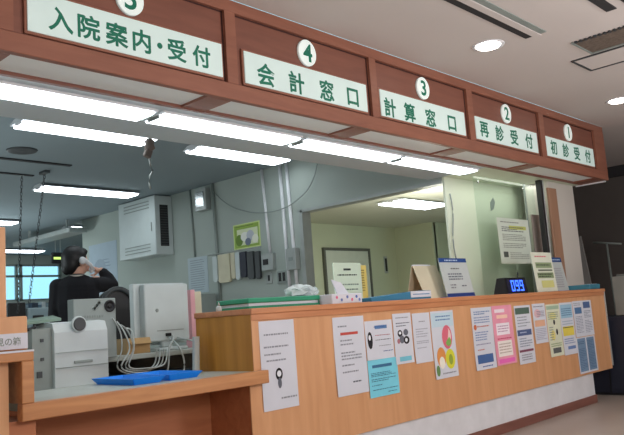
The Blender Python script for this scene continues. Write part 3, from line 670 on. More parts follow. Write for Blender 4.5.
b = MB(); b.box(2.975, 3.03, 1.27, 1.34, .842, 1.21, M['beige'], .002); tag(b.obj('file_folder'), 'upright beige file folder next to the tall counter end', 'folder')

# black office chair
t = thing('office_chair', 'black office chair with rounded backrest in front of the woman', 'chair', (2.88, 2.08, FL))
b = MB(); n = 14; P = [(math.cos(math.pi*k/n)*.14, 1.14+math.sin(math.pi*k/n)*.14) for k in range(n+1)]+[(-.17, .9), (-.15, .72), (.20, .72), (.21, .9)]
b.poly([(2.83+x, 2.02+.1*(z-.8), z) for x, z in P], M['black'], .06, (0, 1, 0)); b.obj('backrest', t)
b = MB(); b.tube([(2.83+x*.93, 2.01+.1*(z-.8), z) for x, z in P], .018, M['dgrey'], 8, True); b.obj('backrest_rim', t)
b = MB(); b.box(2.62, 3.06, 2.02, 2.46, .50, .58, M['black'], .03, seg=3); b.obj('seat', t)
b = MB(); b.tube([(2.84, 2.1, .75), (2.84, 2.06, .55), (2.84, 2.24, .50)], .02, M['dgrey']); b.obj('back_support', t)
b = MB(); b.tube([(2.84, 2.24, .50), (2.84, 2.24, .16)], .025, M['chrome']); b.obj('gas_column', t)
for k in range(5):
    a = 2*math.pi*k/5+.3; e = (2.84+.28*math.cos(a), 2.24+.28*math.sin(a), FL+.06)
    b = MB(); b.tube([(2.84, 2.24, FL+.09), e], [.022, .014], M['black']); b.obj('base_spoke', t)
    b = MB(); b.lathe((e[0]-.012, e[1], FL+.028), [(.028, 0), (.028, .024)], M['black'], 14, 'x'); b.obj('castor', t)
for sx in (-1, 1):
    b = MB(); b.tube([(2.84+sx*.24, 2.12, .56), (2.84+sx*.27, 2.12, .80), (2.84+sx*.27, 2.36, .80)], .018, M['black']); b.obj('armrest', t)

bpy.data.objects['office_chair'].location += Vector((-.075, -.19, 0))
# wall unit, boxes, pipes on the office cross wall (facing -x)
def wb(y0, y1, z0, z1, d, m, name, parent=None, bev=.003, off=0.):
    b = MB(); b.box(WX-off-d, WX-off-.0005, min(y0, y1), max(y0, y1), z0, z1, m, bev); return b.obj(name, parent)
t = thing('ventilation_unit', 'large cream louvred ventilation cabinet mounted high on the office wall', 'ventilation unit', (5.1, 5, 1.86))
b = MB(); b.box(5.0, WX-.001, 4.670, 5.490, 1.855, 2.585, M['ivory'], .008); b.obj('cabinet', t)
b = MB()
for z in (2.52, 2.48, 2.44): b.box(4.994, 5.0, 4.790, 5.350, z, z+.012, M['greyp'])
b.obj('louvre', t); b = MB()
for z in (1.99, 1.95, 1.91): b.box(4.994, 5.0, 4.790, 5.350, z, z+.012, M['greyp'])
b.obj('louvre', t)
b = MB(); b.box(4.992, 5.0, 4.740, 4.755, 2.15, 2.26, M['greyp'], .002); b.obj('handle', t)
b = MB(); b.box(5.07, 5.19, 4.664, 4.670, 1.96, 2.47, M['dark'], .001)
for k in range(16): b.box(5.075, 5.185, 4.660, 4.665, 1.97+k*.031, 1.978+k*.031, M['dgrey'])
b.obj('side_grille', t)
t = thing('junction_box', 'shiny grey metal junction box high on the office wall', 'electrical box', (WX, 4.02, 2.3))
wb(3.90, 4.11, 2.30, 2.56, .08, M['steel'], 'box_body', t, .006); b = MB(); b.box(WX-.088, WX-.08, 3.93, 4.08, 2.34, 2.52, M['chrome'], .003); b.obj('cover', t)
PL = [('thin conduit left of the junction box running down the wall', [(WX-.012, 4.28, 2.6), (WX-.012, 4.24, 1.78)], .012, 'greyp'),
      ('conduit right of the junction box running down to the counter', [(WX-.016, 3.84, 2.6), (WX-.016, 3.80, 1.2)], .018, 'greyp'),
      ('white conduit ending in the small switch box', [(WX-.014, 2.985, 2.6), (WX-.014, 2.93, 1.68)], .016, 'white'),
      ('left pipe of the pair beside the wall opening', [(WX-.016, 2.70, 2.6), (WX-.016, 2.66, 1.1)], .018, 'white'),
      ('right pipe of the pair beside the wall opening', [(WX-.016, 2.60, 2.6), (WX-.016, 2.55, 1.1)], .018, 'white')]
for l, p, r, m in PL:
    b = MB(); b.tube(p, r, M[m], 10); tag(b.obj('conduit_pipe'), l, 'pipe', 'wall conduits')
b = MB(); b.tube([(WX-.02, 3.85, 2.525), (WX-.03, 3.66, 2.37), (WX-.04, 3.45, 2.25), (WX-.05, 3.2, 2.165), (WX-.05, 3.0, 2.125), (WX-.05, 2.8, 2.11), (WX-.05, 2.6, 2.125), (WX-.05, 2.45, 2.17), (WX-.04, 2.3, 2.25), (WX-.03, 2.2, 2.37), (WX-.02, 2.15, 2.5)], .006, M['greyp'], 8, sm=True)
tag(b.obj('sagging_cable'), 'dark cable sagging in a curve between junction box and opening', 'cable')
t = thing('switch_box', 'white switch box with a dark button below the white conduit', 'switch', (WX, 2.95, 1.6))
wb(2.86, 3.04, 1.50, 1.68, .05, M['steel'], 'box_body', t); b = MB(); b.box(WX-.056, WX-.05, 2.93, 3.01, 1.56, 1.62, M['dark'], .001); b.obj('button', t)
t = thing('wall_outlet', 'grey wall outlet low on the wall, left of its twin', 'outlet', (WX, 2.97, 1.4)); wb(2.93, 3.02, 1.36, 1.48, .012, M['steel'], 'outlet_plate', t); b = MB(); b.box(WX-.014, WX-.012, 2.96, 2.99, 1.39, 1.45, M['dark']); b.obj('socket_hole', t)
t = thing('wall_outlet', 'dark double wall outlet beside the pipes', 'outlet', (WX, 2.77, 1.4)); wb(2.70, 2.85, 1.35, 1.48, .012, M['greyp'], 'outlet_plate', t); b = MB(); b.box(WX-.014, WX-.012, 2.725, 2.765, 1.37, 1.46, M['dark']); b.box(WX-.014, WX-.012, 2.785, 2.825, 1.37, 1.46, M['dark']); b.obj('socket_hole', t)
t = thing('pipe_cover_box', 'pale grey cover box around the pipes beside the opening', 'electrical box', (WX, 2.56, 1.5)); wb(2.50, 2.64, 1.47, 1.69, .07, M['steel'], 'box_body', t); b = MB(); b.box(WX-.074, WX-.07, 2.54, 2.60, 1.56, 1.60, M['greyp']); b.obj('latch', t)
# green poster on the wall
def wall_poster(y0, y1, z0, z1, back, marks, label, name='wall_poster', thick=.004):
    b = MB(); b.box(WX-thick, WX-.0005, y0, y1, z0, z1, back); k = 1
    for kind, u0, v0, u1, v1, c in marks:
        X = WX-thick-.0006*k; m = col(c)
        P = lambda u, v: (X, y1-(y1-y0)*u, z1-(z1-z0)*v)
        if kind == 'r': b.poly([P(u0, v0), P(u1, v0), P(u1, v1), P(u0, v1)], m)
        elif kind == 'e': b.poly([P((u0+u1)/2+(u1-u0)/2*math.cos(a), (v0+v1)/2+(v1-v0)/2*math.sin(a)) for a in [2*math.pi*i/18 for i in range(18)]], m)
        else:
            rows = max(1, int((v1-v0)/.06))
            for r in range(rows):
                vv = v0+(v1-v0)*(r+.3)/rows; b.poly([P(u0, vv), P(u1-random.random()*.2, vv), P(u1-random.random()*.0-.05, vv+.018), P(u0, vv+.018)], m)
        k += .5
    return tag(b.obj(name), label, 'poster')
wall_poster(3.08, 3.525, 1.778, 2.058, col((210, 226, 150)), [('r', .04, .05, .96, .95, (150, 180, 80)), ('r', .14, .22, .92, .86, (220, 228, 190)), ('t', .1, .07, .8, .16, (90, 110, 60)), ('e', .08, .42, .36, .88, (110, 140, 60)), ('e', .28, .34, .58, .72, (236, 238, 230)), ('e', .5, .30, .78, .72, (190, 196, 206)), ('e', .44, .6, .66, .9, (120, 130, 150)), ('e', .7, .5, .94, .84, (236, 238, 220))], 'yellow-green poster with pale round shapes on the office wall')
wall_poster(4.02, 4.40, 1.35, 1.775, col((178, 192, 198)), [('t', .12, .06, .88, .94, (140, 150, 160))], 'light grey printed sheet hanging on the office wall')
wall_poster(5.98, 6.72, 1.48, 2.20, col((168, 184, 196)), [('t', .3, .3, .8, .8, (140, 154, 170)), ('e', .2, .3, .6, .6, (150, 164, 178))], 'large pale blue-grey sheet on the wall behind the woman', 'wall_chart')
# hanging clipboards
hang = [(3.82, 3.90, 1.45, 1.74, 'ivory', 'leftmost white hanging file on the wall rack'), (3.60, 3.80, 1.43, 1.75, 'beige', 'wide beige hanging file on the wall rack'),
        (3.51, 3.575, 1.46, 1.75, 'beige', 'narrow beige hanging file right of the wide one'), (3.43, 3.50, 1.44, 1.745, 'ivory', 'second white hanging file on the wall rack'),
        (3.32, 3.42, 1.46, 1.74, 'navy', 'dark navy hanging file left on the wall rack'), (3.20, 3.30, 1.43, 1.73, 'dgrey', 'dark grey hanging file on the wall rack'), (3.10, 3.17, 1.42, 1.72, 'dgrey', 'rightmost dark hanging file on the wall rack')]
t = thing('hanging_rack', 'thin steel rail with hooks holding the row of hanging files', 'rack', (WX, 3.5, 1.77))
b = MB(); b.tube([(WX-.05, 3.06, 1.765), (WX-.05, 3.93, 1.765)], .006, M['steel']); b.tube([(WX-.05, 3.08, 1.765), (WX-.002, 3.08, 1.765)], .005, M['steel']); b.tube([(WX-.05, 3.91, 1.765), (WX-.002, 3.91, 1.765)], .005, M['steel']); b.obj('rail', t)
for y0, y1, z0, z1, m, l in hang:
    y0 -= .03; y1 -= .03
    t = thing('hanging_file', l, 'file', (WX-.05, (y0+y1)/2, z0), 'hanging files')
    b = MB(); c = .02; b.poly([(WX-.05, y0, z0+c), (WX-.05, y0+c, z0), (WX-.05, y1-c, z0), (WX-.05, y1, z0+c), (WX-.05, y1, z1), (WX-.05, y0, z1)], M[m], .03, (1, 0, 0)); b.obj('file_body', t)
    b = MB(); ym = (y0+y1)/2; b.tube([(WX-.05, ym, z1), (WX-.058, ym, z1+.03), (WX-.05, ym, z1+.034)], .003, M['steel'], 6); b.obj('hook', t)
# notice below the files / grey cupboard top
t = thing('narrow_locker', 'pale grey narrow locker below the hanging files', 'cabinet', (5.1, 4.0, FL))
b = MB(); b.box(5.0, WX-.03, 3.86, 4.10, FL, 1.32, M['greyp'], .004); b.obj('locker_body', t)
b = MB(); b.box(4.994, 5.0, 3.88, 4.08, FL+.05, 1.28, M['steel']); b.obj('door', t)

# hanging cord in office, chains
t = thing('hanging_pull_cord', 'grey cord reel with a white hook hanging from the office ceiling', 'cord', (3.3, 2.45, CO))
b = MB(); b.tube([(3.30, 2.22, CO), (3.31, 2.22, 2.53)], .006, M['steel']); b.obj('cord', t)
b = MB(); b.lathe((3.31, 2.22, 2.47), [(.02, -.05), (.045, -.03), (.035, 0), (.04, .03), (.02, .05)], col((128, 116, 110)), 16); b.box(3.26, 3.32, 2.20, 2.24, 2.36, 2.43, col((128, 116, 110)), .006, (0, .4, 0)); b.obj('reel', t)
b = MB(); b.tube([(3.30, 2.22, 2.38), (3.31, 2.22, 2.30), (3.33, 2.22, 2.25), (3.30, 2.22, 2.21), (3.29, 2.22, 2.15), (3.30, 2.22, 2.10)], .008, M['steel']); b.obj('hook', t)
def chain(p0, p1, label):
    t = thing('hanging_chain', label, 'chain', p0, 'chains hanging from the ceiling')
    b = MB(); p0 = Vector(p0); p1 = Vector(p1); n = 38; L = (p1-p0)/n
    for k in range(n):
        c = p0+L*(k+.5); ex = Vector((.011, 0, 0)) if k % 2 else Vector((0, .011, 0))
        b.tube([c+ex*math.cos(a)+Vector((0, 0, 1))*L.length*.62*math.sin(a) for a in [2*math.pi*i/8 for i in range(8)]], .0035, M['dgrey'], 5, True)
    b.obj('links', t)
    b = MB(); b.lathe(p0+Vector((0, 0, -.012)), [(.02, 0), (.02, .012)], M['steel'], 12); b.obj('ceiling_hook', t)
chain((3.33, 4.09, CO), (3.142, 4.09, 1.303), 'slanting dark chain hanging left of the woman, the nearer of two')
chain((3.19, 4.30, CO), (3.127, 4.3, 1.22), 'straight dark chain hanging nearest the left frame edge')
# ceiling details of the office
t = thing('round_ceiling_vent', 'round dark ceiling vent in the office ceiling at the left', 'vent', (2.76, 3.35, CO))
b = MB(); b.lathe((2.76, 3.35, CO), [(.13, 0), (.12, -.012), (.10, -.006), (.07, -.016), (.05, -.006), (.03, -.014)], M['dgrey'], 28); b.obj('vent_cone', t)
t = thing('ceiling_slot_vent', 'long dark slot frame in the office ceiling at the left', 'vent', (2.6, 4, CO))
for a in ((1.6, 3.40, 3.67, 3.72), (1.6, 3.30, 4.26, 4.30)):
    b = MB(); b.box(a[0], a[1], a[2], a[3], CO-.012, CO, M['dark'], .002); b.obj('slot', t)
b = MB(); b.box(3.28, 3.33, 3.98, 4.12, CO-.03, CO, M['dgrey'], .004); b.obj('hanger_bracket', t)
b = MB(); b.box(4.90, 5.18, 6.6, 8.4, 2.38, 2.45, M['steel'], .01); b.box(5.02, 5.05, 6.9, 6.93, 2.45, CO, M['steel']); b.box(5.02, 5.05, 8.1, 8.13, 2.45, CO, M['steel'])
tag(b.obj('ceiling_duct'), 'shiny grey flat duct hanging under the far office ceiling', 'duct')
t = thing('exit_sign', 'small black hanging sign box with a lit yellow-green strip above the windows', 'sign', (5.95, 9, 2.2))
b = MB(); b.box(5.84, 6.06, 8.98, 9.03, 2.18, 2.37, M['black'], .006); b.obj('sign_case', t)
b = MB(); b.box(5.86, 6.04, 8.976, 8.98, 2.25, 2.29, M['exitg']); b.obj('lit_strip', t)
b = MB(); b.box(5.90, 5.91, 9.0, 9.01, 2.37, CO, M['steel']); b.box(5.99, 6.0, 9.0, 9.01, 2.37, CO, M['steel']); b.obj('hanger', t)
# far furniture
t = thing('low_shelf', 'long low bookshelf under the far window band', 'shelf', (6, 11, FL))
b = MB(); b.box(5.3, 7.3, 11.0, 11.4, FL, 1.30, M['greyp']); b.box(5.3, 7.3, 10.98, 11.4, 1.30, 1.33, M['desk']); b.obj('shelf_body', t)
x = 5.55
k = 0
while x < 7.1:
    w = random.uniform(.05, .09); c = random.choice([(90, 120, 140), (70, 90, 110), (200, 210, 214), (60, 70, 84), (130, 150, 160)])
    b = MB(); b.box(x, x+w-.006, 11.05, 11.3, 1.331, 1.331+random.uniform(.24, .31), col(c), .003)
    tag(b.obj('ring_binder'), 'upright office binder in the row on the low shelf under the far windows', 'binder', 'binders under the far windows'); x += w; k += 1
desk(3.2, 4.6, 4.6, 5.3, .80, 'grey office desk beyond the printer at the left')
t = thing('desktop_terminal', 'pale blue-grey office machine on the desk beyond the printer', 'machine', (3.6, 4.8, .80))
b = MB(); b.box(3.42, 3.72, 4.7, 5.0, .80, 1.28, col((150, 170, 178)), .01); b.obj('machine_body', t)
b = MB(); b.box(3.46, 3.58, 4.69, 4.70, 1.02, 1.2, M['dark'], .004); b.obj('dark_window', t)
t = thing('desktop_terminal', 'dark office monitor at the far left beside the wooden box', 'monitor', (3.2, 4.8, .80))
b = MB(); b.box(3.22, 3.40, 4.72, 4.76, 1.0, 1.34, M['black'], .006); b.obj('screen_case', t)
b = MB(); b.box(3.29, 3.33, 4.74, 4.78, .82, 1.0, M['dgrey']); b.box(3.24, 3.38, 4.68, 4.84, .80, .82, M['dgrey']); b.obj('stand', t)
t = thing('paper_shelf', 'light grey paper tray tower on the desk behind the woman', 'tray', (4.0, 4.8, .80))
b = MB()
for k in range(5): b.box(3.78, 4.12, 4.65, 5.0, .80+k*.085, .812+k*.085, M['desk'])
b.box(3.78, 3.79, 4.65, 5.0, .80, 1.16, M['desk']); b.box(4.11, 4.12, 4.65, 5.0, .80, 1.16, M['desk']); b.obj('tower', t)

# ------------------------------------------------------------------ back room door
dr = bpy.data.objects.new('door_1', None); C.objects.link(dr); dr['kind'] = 'structure'; dr.location = (10, 6, FL)
dx0, dx1 = 9.42, 10.62
dr.location = ((dx0+dx1)/2, 5.97, FL)
b = MB(); b.box(dx0, dx1, 5.965, 5.995, FL, 2.12, col((206, 210, 196)), .003); b.obj('door_leaf', dr)
b = MB(); D = col((96, 96, 88)); b.box(dx0-.05, dx0, 5.95, 5.999, FL, 2.17, D); b.box(dx1, dx1+.05, 5.95, 5.999, FL, 2.17, D); b.box(dx0, dx1, 5.95, 5.999, 2.12, 2.17, D); b.obj('door_frame', dr)
b = MB(); b.tube([(dx1-.08, 5.96, 1.1), (dx1-.08, 5.92, 1.1), (dx1-.2, 5.92, 1.1)], .012, M['chrome']); b.obj('door_handle', dr)
t = thing('wall_vent', 'narrow vertical dark slot plate on the back room wall right of the door', 'vent', (10.7, 5.1, 1.6))
b = MB(); b.box(11.12, 11.22, 5.985, 5.999, 1.70, 2.03, M['steel'], .003); b.obj('plate', t)
b = MB(); b.box(11.14, 11.20, 5.98, 5.985, 1.74, 1.99, M['dark'], .001); b.obj('slot', t)

# ------------------------------------------------------------------ lobby side
def downlight(x, y, label):
    t = thing('downlight', label, 'light', (x, y, CL), 'lobby ceiling downlights')
    b = MB(); b.lathe((x, y, CL), [(.105, 0), (.10, -.006), (.082, -.003)], M['white'], 32); b.obj('trim_ring', t)
    b = MB(); b.lathe((x, y, CL-.004), [(.08, 0), (.07, -.008), (.03, -.012)], M['down'], 32); b.obj('lamp_lens', t)
downlight(4.08, -.485, 'round ceiling downlight above the window 3 and 2 signs')
downlight(6.24, -.49, 'round ceiling downlight farther right near the frame edge')
t = thing('air_slot_diffuser', 'pair of long dark linear slots in the lobby ceiling at top centre', 'vent', (3.3, -.75, CL))
for y0, y1, m in ((-.745, -.700, 'dark'), (-.84, -.80, 'greyp')):
    b = MB(); b.box(2.0, 4.17, y0, y1, CL-.006, CL, M[m]); b.obj('slot', t)
b = MB(); b.box(2.0, 4.19, -.797, -.748, CL-.010, CL, M['ceil_l'], .002); b.obj('centre_bar', t)
t = thing('air_slot_diffuser', 'dark linear slots in the lobby ceiling at the top right', 'vent', (3.8, -1.3, CL))
for y0, y1 in ((-1.27, -1.21), (-1.39, -1.33)):
    b = MB(); b.box(2.8, 4.18, y0, y1, CL-.006, CL, M['dark']); b.obj('slot', t)
t = thing('ceiling_air_grille', 'brownish mesh ceiling air grille at the top right', 'vent', (4.7, -1.1, CL))
b = MB(); b.box(4.52, 4.80, -1.6, -.86, CL-.008, CL, M['brownd']); b.obj('mesh', t)
b = MB()
for k in range(24): b.box(4.50, 4.525, -1.6+k*.031, -1.585+k*.031, CL-.012, CL, M['dgrey'])
b.box(4.50, 4.82, -.865, -.85, CL-.012, CL, M['greyp']); b.box(4.80, 4.82, -1.6, -.865, CL-.012, CL, M['greyp']); b.obj('rim', t)
t = thing('ceiling_access_panel', 'square ceiling access panel outlined in dark grey beside the air grille', 'panel', (5, -1, CL))
b = MB()
for a in ((4.86, 5.20, -.70, -.685), (4.86, 5.20, -1.30, -1.285), (4.86, 4.875, -1.3, -.69), (5.185, 5.20, -1.3, -.69)): b.box(*a, CL-.008, CL, M['dgrey'])
b.obj('frame', t)
b = MB(); b.box(4.877, 5.183, -1.283, -.702, CL-.004, CL, M['ceil_l']); b.obj('panel_leaf', t)
# navy cabinet & things beyond the counter
t = thing('navy_cabinet', 'dark navy low cabinet standing beyond the right end of the counter', 'cabinet', (6.95, 0, FL))
b = MB(); b.box(6.70, 7.25, -.45, .30, FL+.02, .79, M['navy'], .006); b.obj('cabinet_body', t)
b = MB(); b.box(6.72, 7.23, -.43, .28, FL, FL+.02, M['dark']); b.obj('plinth', t)
b = MB(); b.box(6.694, 6.70, -.30, .28, .14, .76, M['navy'], .002); b.obj('door', t)
t = thing('grey_file_rack', 'light grey upright panel rack standing on the navy cabinet', 'rack', (6.9, -.2, .79))
b = MB(); b.box(6.72, 6.76, -.42, -.055, .79, 1.15, col((128, 128, 122)), .004); b.obj('panel', t)
b = MB(); b.box(6.80, 6.84, -.42, -.07, .79, 1.17, col((110, 112, 108)), .004); b.obj('panel', t)
b = MB(); b.box(6.72, 6.86, -.43, -.05, .7905, .80, M['dgrey']); b.obj('base', t)
t = thing('leaning_panel', 'light grey framed panel leaning in the dark area right of the pillar', 'panel', (8.6, 1.0, FL))
b = MB(); b.poly([(8.6, .83, FL), (8.6, 1.03, FL), (8.6, 1.05, 1.68), (8.6, .99, 1.72)], col((150, 148, 144)), .03, (1, 0, 0)); b.obj('panel_board', t)
t = thing('coat_stand', 'thin dark stand behind the leaning panel in the dark area', 'stand', (9.1, .9, FL))
b = MB(); b.tube([(9.1, .86, FL+.03), (9.1, .88, 1.62)], .014, M['greyp']); b.obj('pole', t)
b = MB(); b.tube([(9.1, .70, 1.60), (9.1, 1.05, 1.66)], .012, M['greyp']); b.obj('cross_bar', t)
b = MB(); b.lathe((9.1, .86, FL), [(.16, 0), (.16, .02), (.03, .035)], M['dgrey'], 20); b.obj('base', t)

# ------------------------------------------------------------------ woman on the telephone
def skin_mesh(chains, root=0):
    """chains: list of (points, radii, attach index or None); returns evaluated mesh"""
    vs = []; es = []; rad = []
    for pts, rr, att in chains:
        prev = att
        for p, r in zip(pts, rr):
            vs.append(p); rad.append(r)
            if prev is not None: es.append((prev, len(vs)-1))
            prev = len(vs)-1
    me = bpy.data.meshes.new('sk'); me.from_pydata(vs, es, [])
    o = bpy.data.objects.new('sk', me); C.objects.link(o)
    md = o.modifiers.new('s', 'SKIN')
    me.skin_vertices[0].data[root].use_root = True
    for k, r in enumerate(rad):
        q = (r, r) if not isinstance(r, tuple) else r
        me.skin_vertices[0].data[k].radius = q
    sd = o.modifiers.new('u', 'SUBSURF'); sd.levels = 2; sd.render_levels = 2
    bpy.context.view_layer.update()
    out = bpy.data.meshes.new_from_object(o.evaluated_get(bpy.context.evaluated_depsgraph_get()))
    bpy.data.objects.remove(o); return out
def fuse(meshes, voxel, m, name, parent, smooth=4):
    bm = bmesh.new()
    for q in meshes: bm.from_mesh(q)
    me = bpy.data.meshes.new(name); bm.to_mesh(me); bm.free()
    o = bpy.data.objects.new(name, me); C.objects.link(o)
    r = o.modifiers.new('r', 'REMESH'); r.mode = 'VOXEL'; r.voxel_size = voxel; r.use_smooth_shade = True
    s = o.modifiers.new('m', 'SMOOTH'); s.factor = .5; s.iterations = smooth
    bpy.context.view_layer.update()
    out = bpy.data.meshes.new_from_object(o.evaluated_get(bpy.context.evaluated_depsgraph_get()))
    bpy.data.objects.remove(o); out.name = name; out.materials.clear(); out.materials.append(m)
    for p in out.polygons: p.use_smooth = True; p.material_index = 0
    n = bpy.data.objects.new(name, out); C.objects.link(n); n.parent = parent; return n
def limb_mesh(chains):
    b = MB()
    for pts, rr in chains:
        pts = [Vector(p) for p in pts]; rr = [r if isinstance(r, tuple) else (r, r) for r in rr]
        for (p, q), (r, s_) in zip(zip(pts, pts[1:]), zip(rr, rr[1:])):
            n = max(3, int((q-p).length/.028))
            for k in range(n+1):
                f = k/n; c = p.lerp(q, f); rx = r[0]+(s_[0]-r[0])*f; ry = r[1]+(s_[1]-r[1])*f
                b.ell(tuple(c), (rx, ry, (rx+ry)/2*.8 if rx != ry else rx), M['skin'], 14)
    me = bpy.data.meshes.new('l'); b.bm.to_mesh(me); b.bm.free(); return me
def ellm(c, r, rot=None):
    b = MB(); b.ell((0, 0, 0), r, M['skin'], 20)
    mt = Matrix.Translation(c) @ (Euler(rot).to_matrix().to_4x4() if rot else Matrix())
    b.bm.transform(mt); me = bpy.data.meshes.new('e'); b.bm.to_mesh(me); b.bm.free(); return me
pw = thing('person', 'woman in black seen from behind, hand raised to a white telephone at her ear', 'person', (0, 0, 0))
# local frame: x = her right, y = facing direction, z = up (floor 0)
HZ = 1.445; HC = Vector((0.0, .02, HZ)); HR = math.radians(-58)      # head turned to her right
hm = lambda p: HC + Matrix.Rotation(HR, 3, 'Z') @ Vector(p)
torso = [(0, 0, .84), (0, .0, .98), (0, -.01, 1.12), (0, -.005, 1.23), (0, .0, 1.295), (0, .01, 1.345), tuple(HC)]
tr = [(.14, .10), (.115, .085), (.13, .09), (.12, .085), (.06, .05), (.045, .045), .06]
Lsh = [(-.14, .0, 1.275), (-.165, -.01, 1.05), (-.15, .18, .95), (-.12, .26, .92)]
Rsh = [(.15, .0, 1.262), (.245, .06, 1.165), (.27, .10, 1.165)]
wrist = Vector((.185, .085, 1.385))
chains = [(torso, tr, None),
 (Lsh, [.052, .038, .026, .024], 3),
 ([(.14, .0, 1.285), (.265, .08, 1.265), (.235, .09, 1.32), tuple(wrist)], [.052, .040, .032, .024], 3)]
n0 = len(torso)
iL = n0+len(Lsh)-1; iR = n0+len(Lsh)+3
# legs
base = iR+1
chains.append(([(-.085, 0, .82), (-.09, .01, .46), (-.09, -.02, .09), (-.09, .08, .035), (-.09, .14, .025)], [.085, .055, .036, .032, .022], 0))
chains.append(([(.085, 0, .80), (.09, .01, .46), (.09, -.02, .09), (.09, .08, .035), (.09, .14, .025)], [.085, .055, .036, .032, .022], 0))
body = limb_mesh([(c[0], c[1]) for c in chains])
# right hand: palm beside the ear, five fingers folded round the receiver
def hand(w, d, side, up, curl):
    w = Vector(w); d = Vector(d).normalized(); side = Vector(side).normalized(); up = Vector(up).normalized()
    ch = [([tuple(w), tuple(w+d*.045), tuple(w+d*.085)], [(.024, .016), (.036, .015), (.034, .013)], None)]
    for k, L in enumerate((.062, .072, .068, .052)):
        o = w+d*.08+side*(-.030+.020*k)
        p = [tuple(o)]; dd = d.copy(); q = o.copy()
        for s in range(3):
            dd = (dd+up*curl).normalized(); q = q+dd*L/3*(1.1-.1*s); p.append(tuple(q))
        ch.append((p, [.0095, .009, .0085, .007], 2))
    o = w+d*.03-side*.032; p = [tuple(o), tuple(o-side*.022+d*.02+up*.01), tuple(o-side*.026+d*.045+up*.024)]
    ch.append((p, [.012, .010, .008], 1))
    return skin_mesh(ch)
rh = hand(wrist, (-.88, .05, .30), (.1, -.2, .9), (-.4, -.8, -.1), .22)
lh = hand(Lsh[-1], (.3, .9, -.1), (1, -.3, 0), (0, 0, -1), .35)
head = [ellm(hm((0, -.005, .028)), (.073, .092, .090), (0, 0, HR)), ellm(hm((0, .035, -.035)), (.052, .056, .062), (0, 0, HR)),
        ellm(hm((0, .094, -.012)), (.011, .016, .018), (0, 0, HR)), ellm(hm((0, .078, .022)), (.038, .014, .012), (0, 0, HR)), ellm(hm((0, .080, -.047)), (.022, .012, .007), (0, 0, HR)),
        ellm(hm((.074, .0, -.01)), (.009, .018, .028), (0, 0, HR)), ellm(hm((-.074, .0, -.01)), (.009, .018, .028), (0, 0, HR))]
bo = fuse([body, rh, lh]+head, .0065, M['skin'], 'body', pw, 3)
for sx in (-1, 1):
    b = MB(); b.ell(tuple(hm((sx*.028, .079, .006))), (.011, .007, .006), M['paper'], 12); o = b.obj('eye', pw)
    b = MB(); b.ell(tuple(hm((sx*.028, .0855, .006))), (.005, .003, .005), M['black'], 10); q = b.obj('iris', pw); q.parent = o
b = MB(); b.ell(tuple(hm((0, .090, -.047))), (.017, .006, .005), col((180, 90, 90)), 12); b.obj('lips', pw)
# hair: cap over skull + short tied tail at the nape
hr = [ellm(hm((0, -.022, .040)), (.088, .098, .098), (0, 0, HR)), ellm(hm((0, -.060, -.012)), (.074, .058, .080), (0, 0, HR)), ellm(hm((-.045, -.02, -.02)), (.044, .062, .066), (0, 0, HR)),
      ellm(hm((0, -.085, -.045)), (.040, .036, .050), (0, 0, HR)), ellm(hm((0, .045, .085)), (.062, .045, .034), (0, 0, HR))]
fuse(hr, .008, M['hair'], 'hair', pw, 4)
# black jacket, trousers, shoes
jt = [(0, 0, .78), (0, .0, .96), (0, -.01, 1.12), (0, -.005, 1.245), (0, .0, 1.305)]
jr = [(.175, .128), (.150, .115), (.172, .118), (.168, .105), (.085, .070)]
jk = limb_mesh([(jt, jr), ([(-.14, .0, 1.265), (-.165, -.01, 1.05), (-.152, .165, .955)], [.064, .052, .040]),
                ([(.14, .0, 1.27), (.262, .078, 1.262), (.238, .088, 1.315), (.205, .085, 1.362)], [.064, .056, .050, .040])])
fuse([jk], .008, M['cloth'], 'jacket', pw, 3)
b = MB(); b.lathe((0, -.005, 1.325), [(.062, 0), (.058, .022), (.053, .022), (.053, 0)], col((196, 190, 180)), 24); b.obj('collar', pw)
tm = limb_mesh([([(0, 0, .86), (0, 0, .80)], [(.155, .12), (.15, .12)]), ([(-.088, 0, .72), (-.09, .01, .46), (-.09, -.015, .10)], [.09, .07, .06]), ([(.088, 0, .72), (.09, .01, .46), (.09, -.015, .10)], [.09, .07, .06])])
fuse([tm], .01, M['cloth'], 'trousers', pw, 3)
for sx in (-1, 1):
    b = MB(); b.ell((sx*.09, .05, .034), (.043, .125, .034), M['black'], 18); b.obj('shoe', pw)
pw.location = (2.785, 2.50, FL); pw.rotation_euler = (0, 0, math.radians(-28))
# receiver held at the right ear (a thing of its own)
Rp = Matrix.Translation(pw.location) @ Euler((0, 0, math.radians(-28))).to_matrix().to_4x4()
ph = thing('telephone_receiver', 'white telephone receiver held to the ear of the woman in black', 'telephone', (0, 0, 0))
e0 = hm((.094, -.005, .010)); e1 = hm((.070, .085, -.060))
b = MB(); mid = (e0+e1)/2+Vector((.028, 0, 0)); b.tube([e0+Vector((0, -.008, .012)), e0+Vector((.018, 0, 0)), mid, e1+Vector((.012, 0, 0)), e1], [.018, .017, .014, .016, .017], M['white'], 12); b.obj('handle', ph)
b = MB(); b.ell(tuple(e0), (.026, .026, .030), M['white'], 16); b.obj('earpiece', ph)
b = MB(); b.ell(tuple(e1), (.020, .020, .024), M['white'], 16); b.obj('mouthpiece', ph)
ph.location = pw.location; ph.rotation_euler = pw.rotation_euler


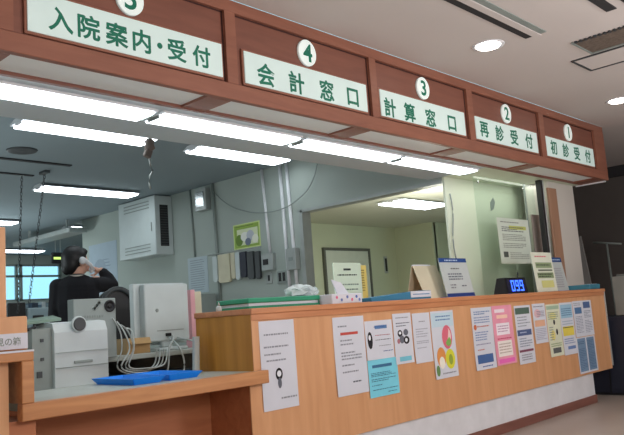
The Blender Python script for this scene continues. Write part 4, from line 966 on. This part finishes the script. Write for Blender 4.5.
# ------------------------------------------------------------------ world, lights, camera
w = bpy.data.worlds.new('world'); SC.world = w; w.use_nodes = True
w.node_tree.nodes['Background'].inputs[0].default_value = (.45, .85, 1.0, 1); w.node_tree.nodes['Background'].inputs[1].default_value = 1.3
def area(name, loc, rot, sx, sy, e, c=(1, 1, 1)):
    l = bpy.data.lights.new(name, 'AREA'); l.shape = 'RECTANGLE'; l.size = sx; l.size_y = sy; l.energy = e; l.color = c
    o = bpy.data.objects.new(name, l); C.objects.link(o); o.location = loc; o.rotation_euler = rot; return o
def fill_point(name, loc, e, c=(1, 1, 1), r=.25):
    l = bpy.data.lights.new(name, 'POINT'); l.energy = e; l.color = c; l.shadow_soft_size = r
    o = bpy.data.objects.new(name, l); C.objects.link(o); o.location = loc; return o
area('lobby_ceiling_fill', (3.5, -3.6, .5), (math.pi, 0, 0), 5, 2, 90, (1, .98, .97))  # added fill aimed upward to brighten the lobby ceiling, no fixture there
fill_point('lobby_fill', (1.2, -4.2, 1.9), 135, (1, .97, .98), .4)  # two unseen point fills added to brighten counter front and lobby ceiling
fill_point('lobby_fill', (4.6, -4.0, 1.9), 140, (1, .97, .98), .4)
fill_point('office_fill', (1.2, 3.4, 1.5), 50, (.85, .97, 1), .3)  # added ambient fill for office walls and ceiling, hung on no fixture
fill_point('office_fill', (3.4, 7.5, 1.5), 75, (.85, .97, 1), .3)
fill_point('back_room_fill', (8.2, 2.6, 1.9), 85, (1, 1, .86), .3)  # added fill that brightens the back room beyond its ceiling light
area('partition_fill', (6.0, .50, 2.08), (0, 0, 0), 1.2, .15, 2, (1, 1, .93))  # added fill lighting the pale partition past the last strip light

cam = bpy.data.cameras.new('camera'); co = bpy.data.objects.new('camera', cam); C.objects.link(co); SC.camera = co
e, Dd, yaw, pitch, roll, fpx = 0.9968288, 2.6741612, 0.8138759, 0.1342003, -0.0712299, 721.694
cy, sy, cp, sp = math.cos(yaw), math.sin(yaw), math.cos(pitch), math.sin(pitch)
Fv = Vector((sy*cp, cy*cp, sp)); Rv = Vector((cy, -sy, 0)); Uv = Rv.cross(Fv)
R2 = Rv*math.cos(roll)+Uv*math.sin(roll); U2 = Uv*math.cos(roll)-Rv*math.sin(roll)
mt = Matrix((( R2.x, U2.x, -Fv.x), (R2.y, U2.y, -Fv.y), (R2.z, U2.z, -Fv.z))).to_4x4()
mt.translation = (0, -Dd, e); co.matrix_world = mt
cam.sensor_width = 36; cam.lens = 36*fpx/624; cam.clip_start = .05; cam.clip_end = 60
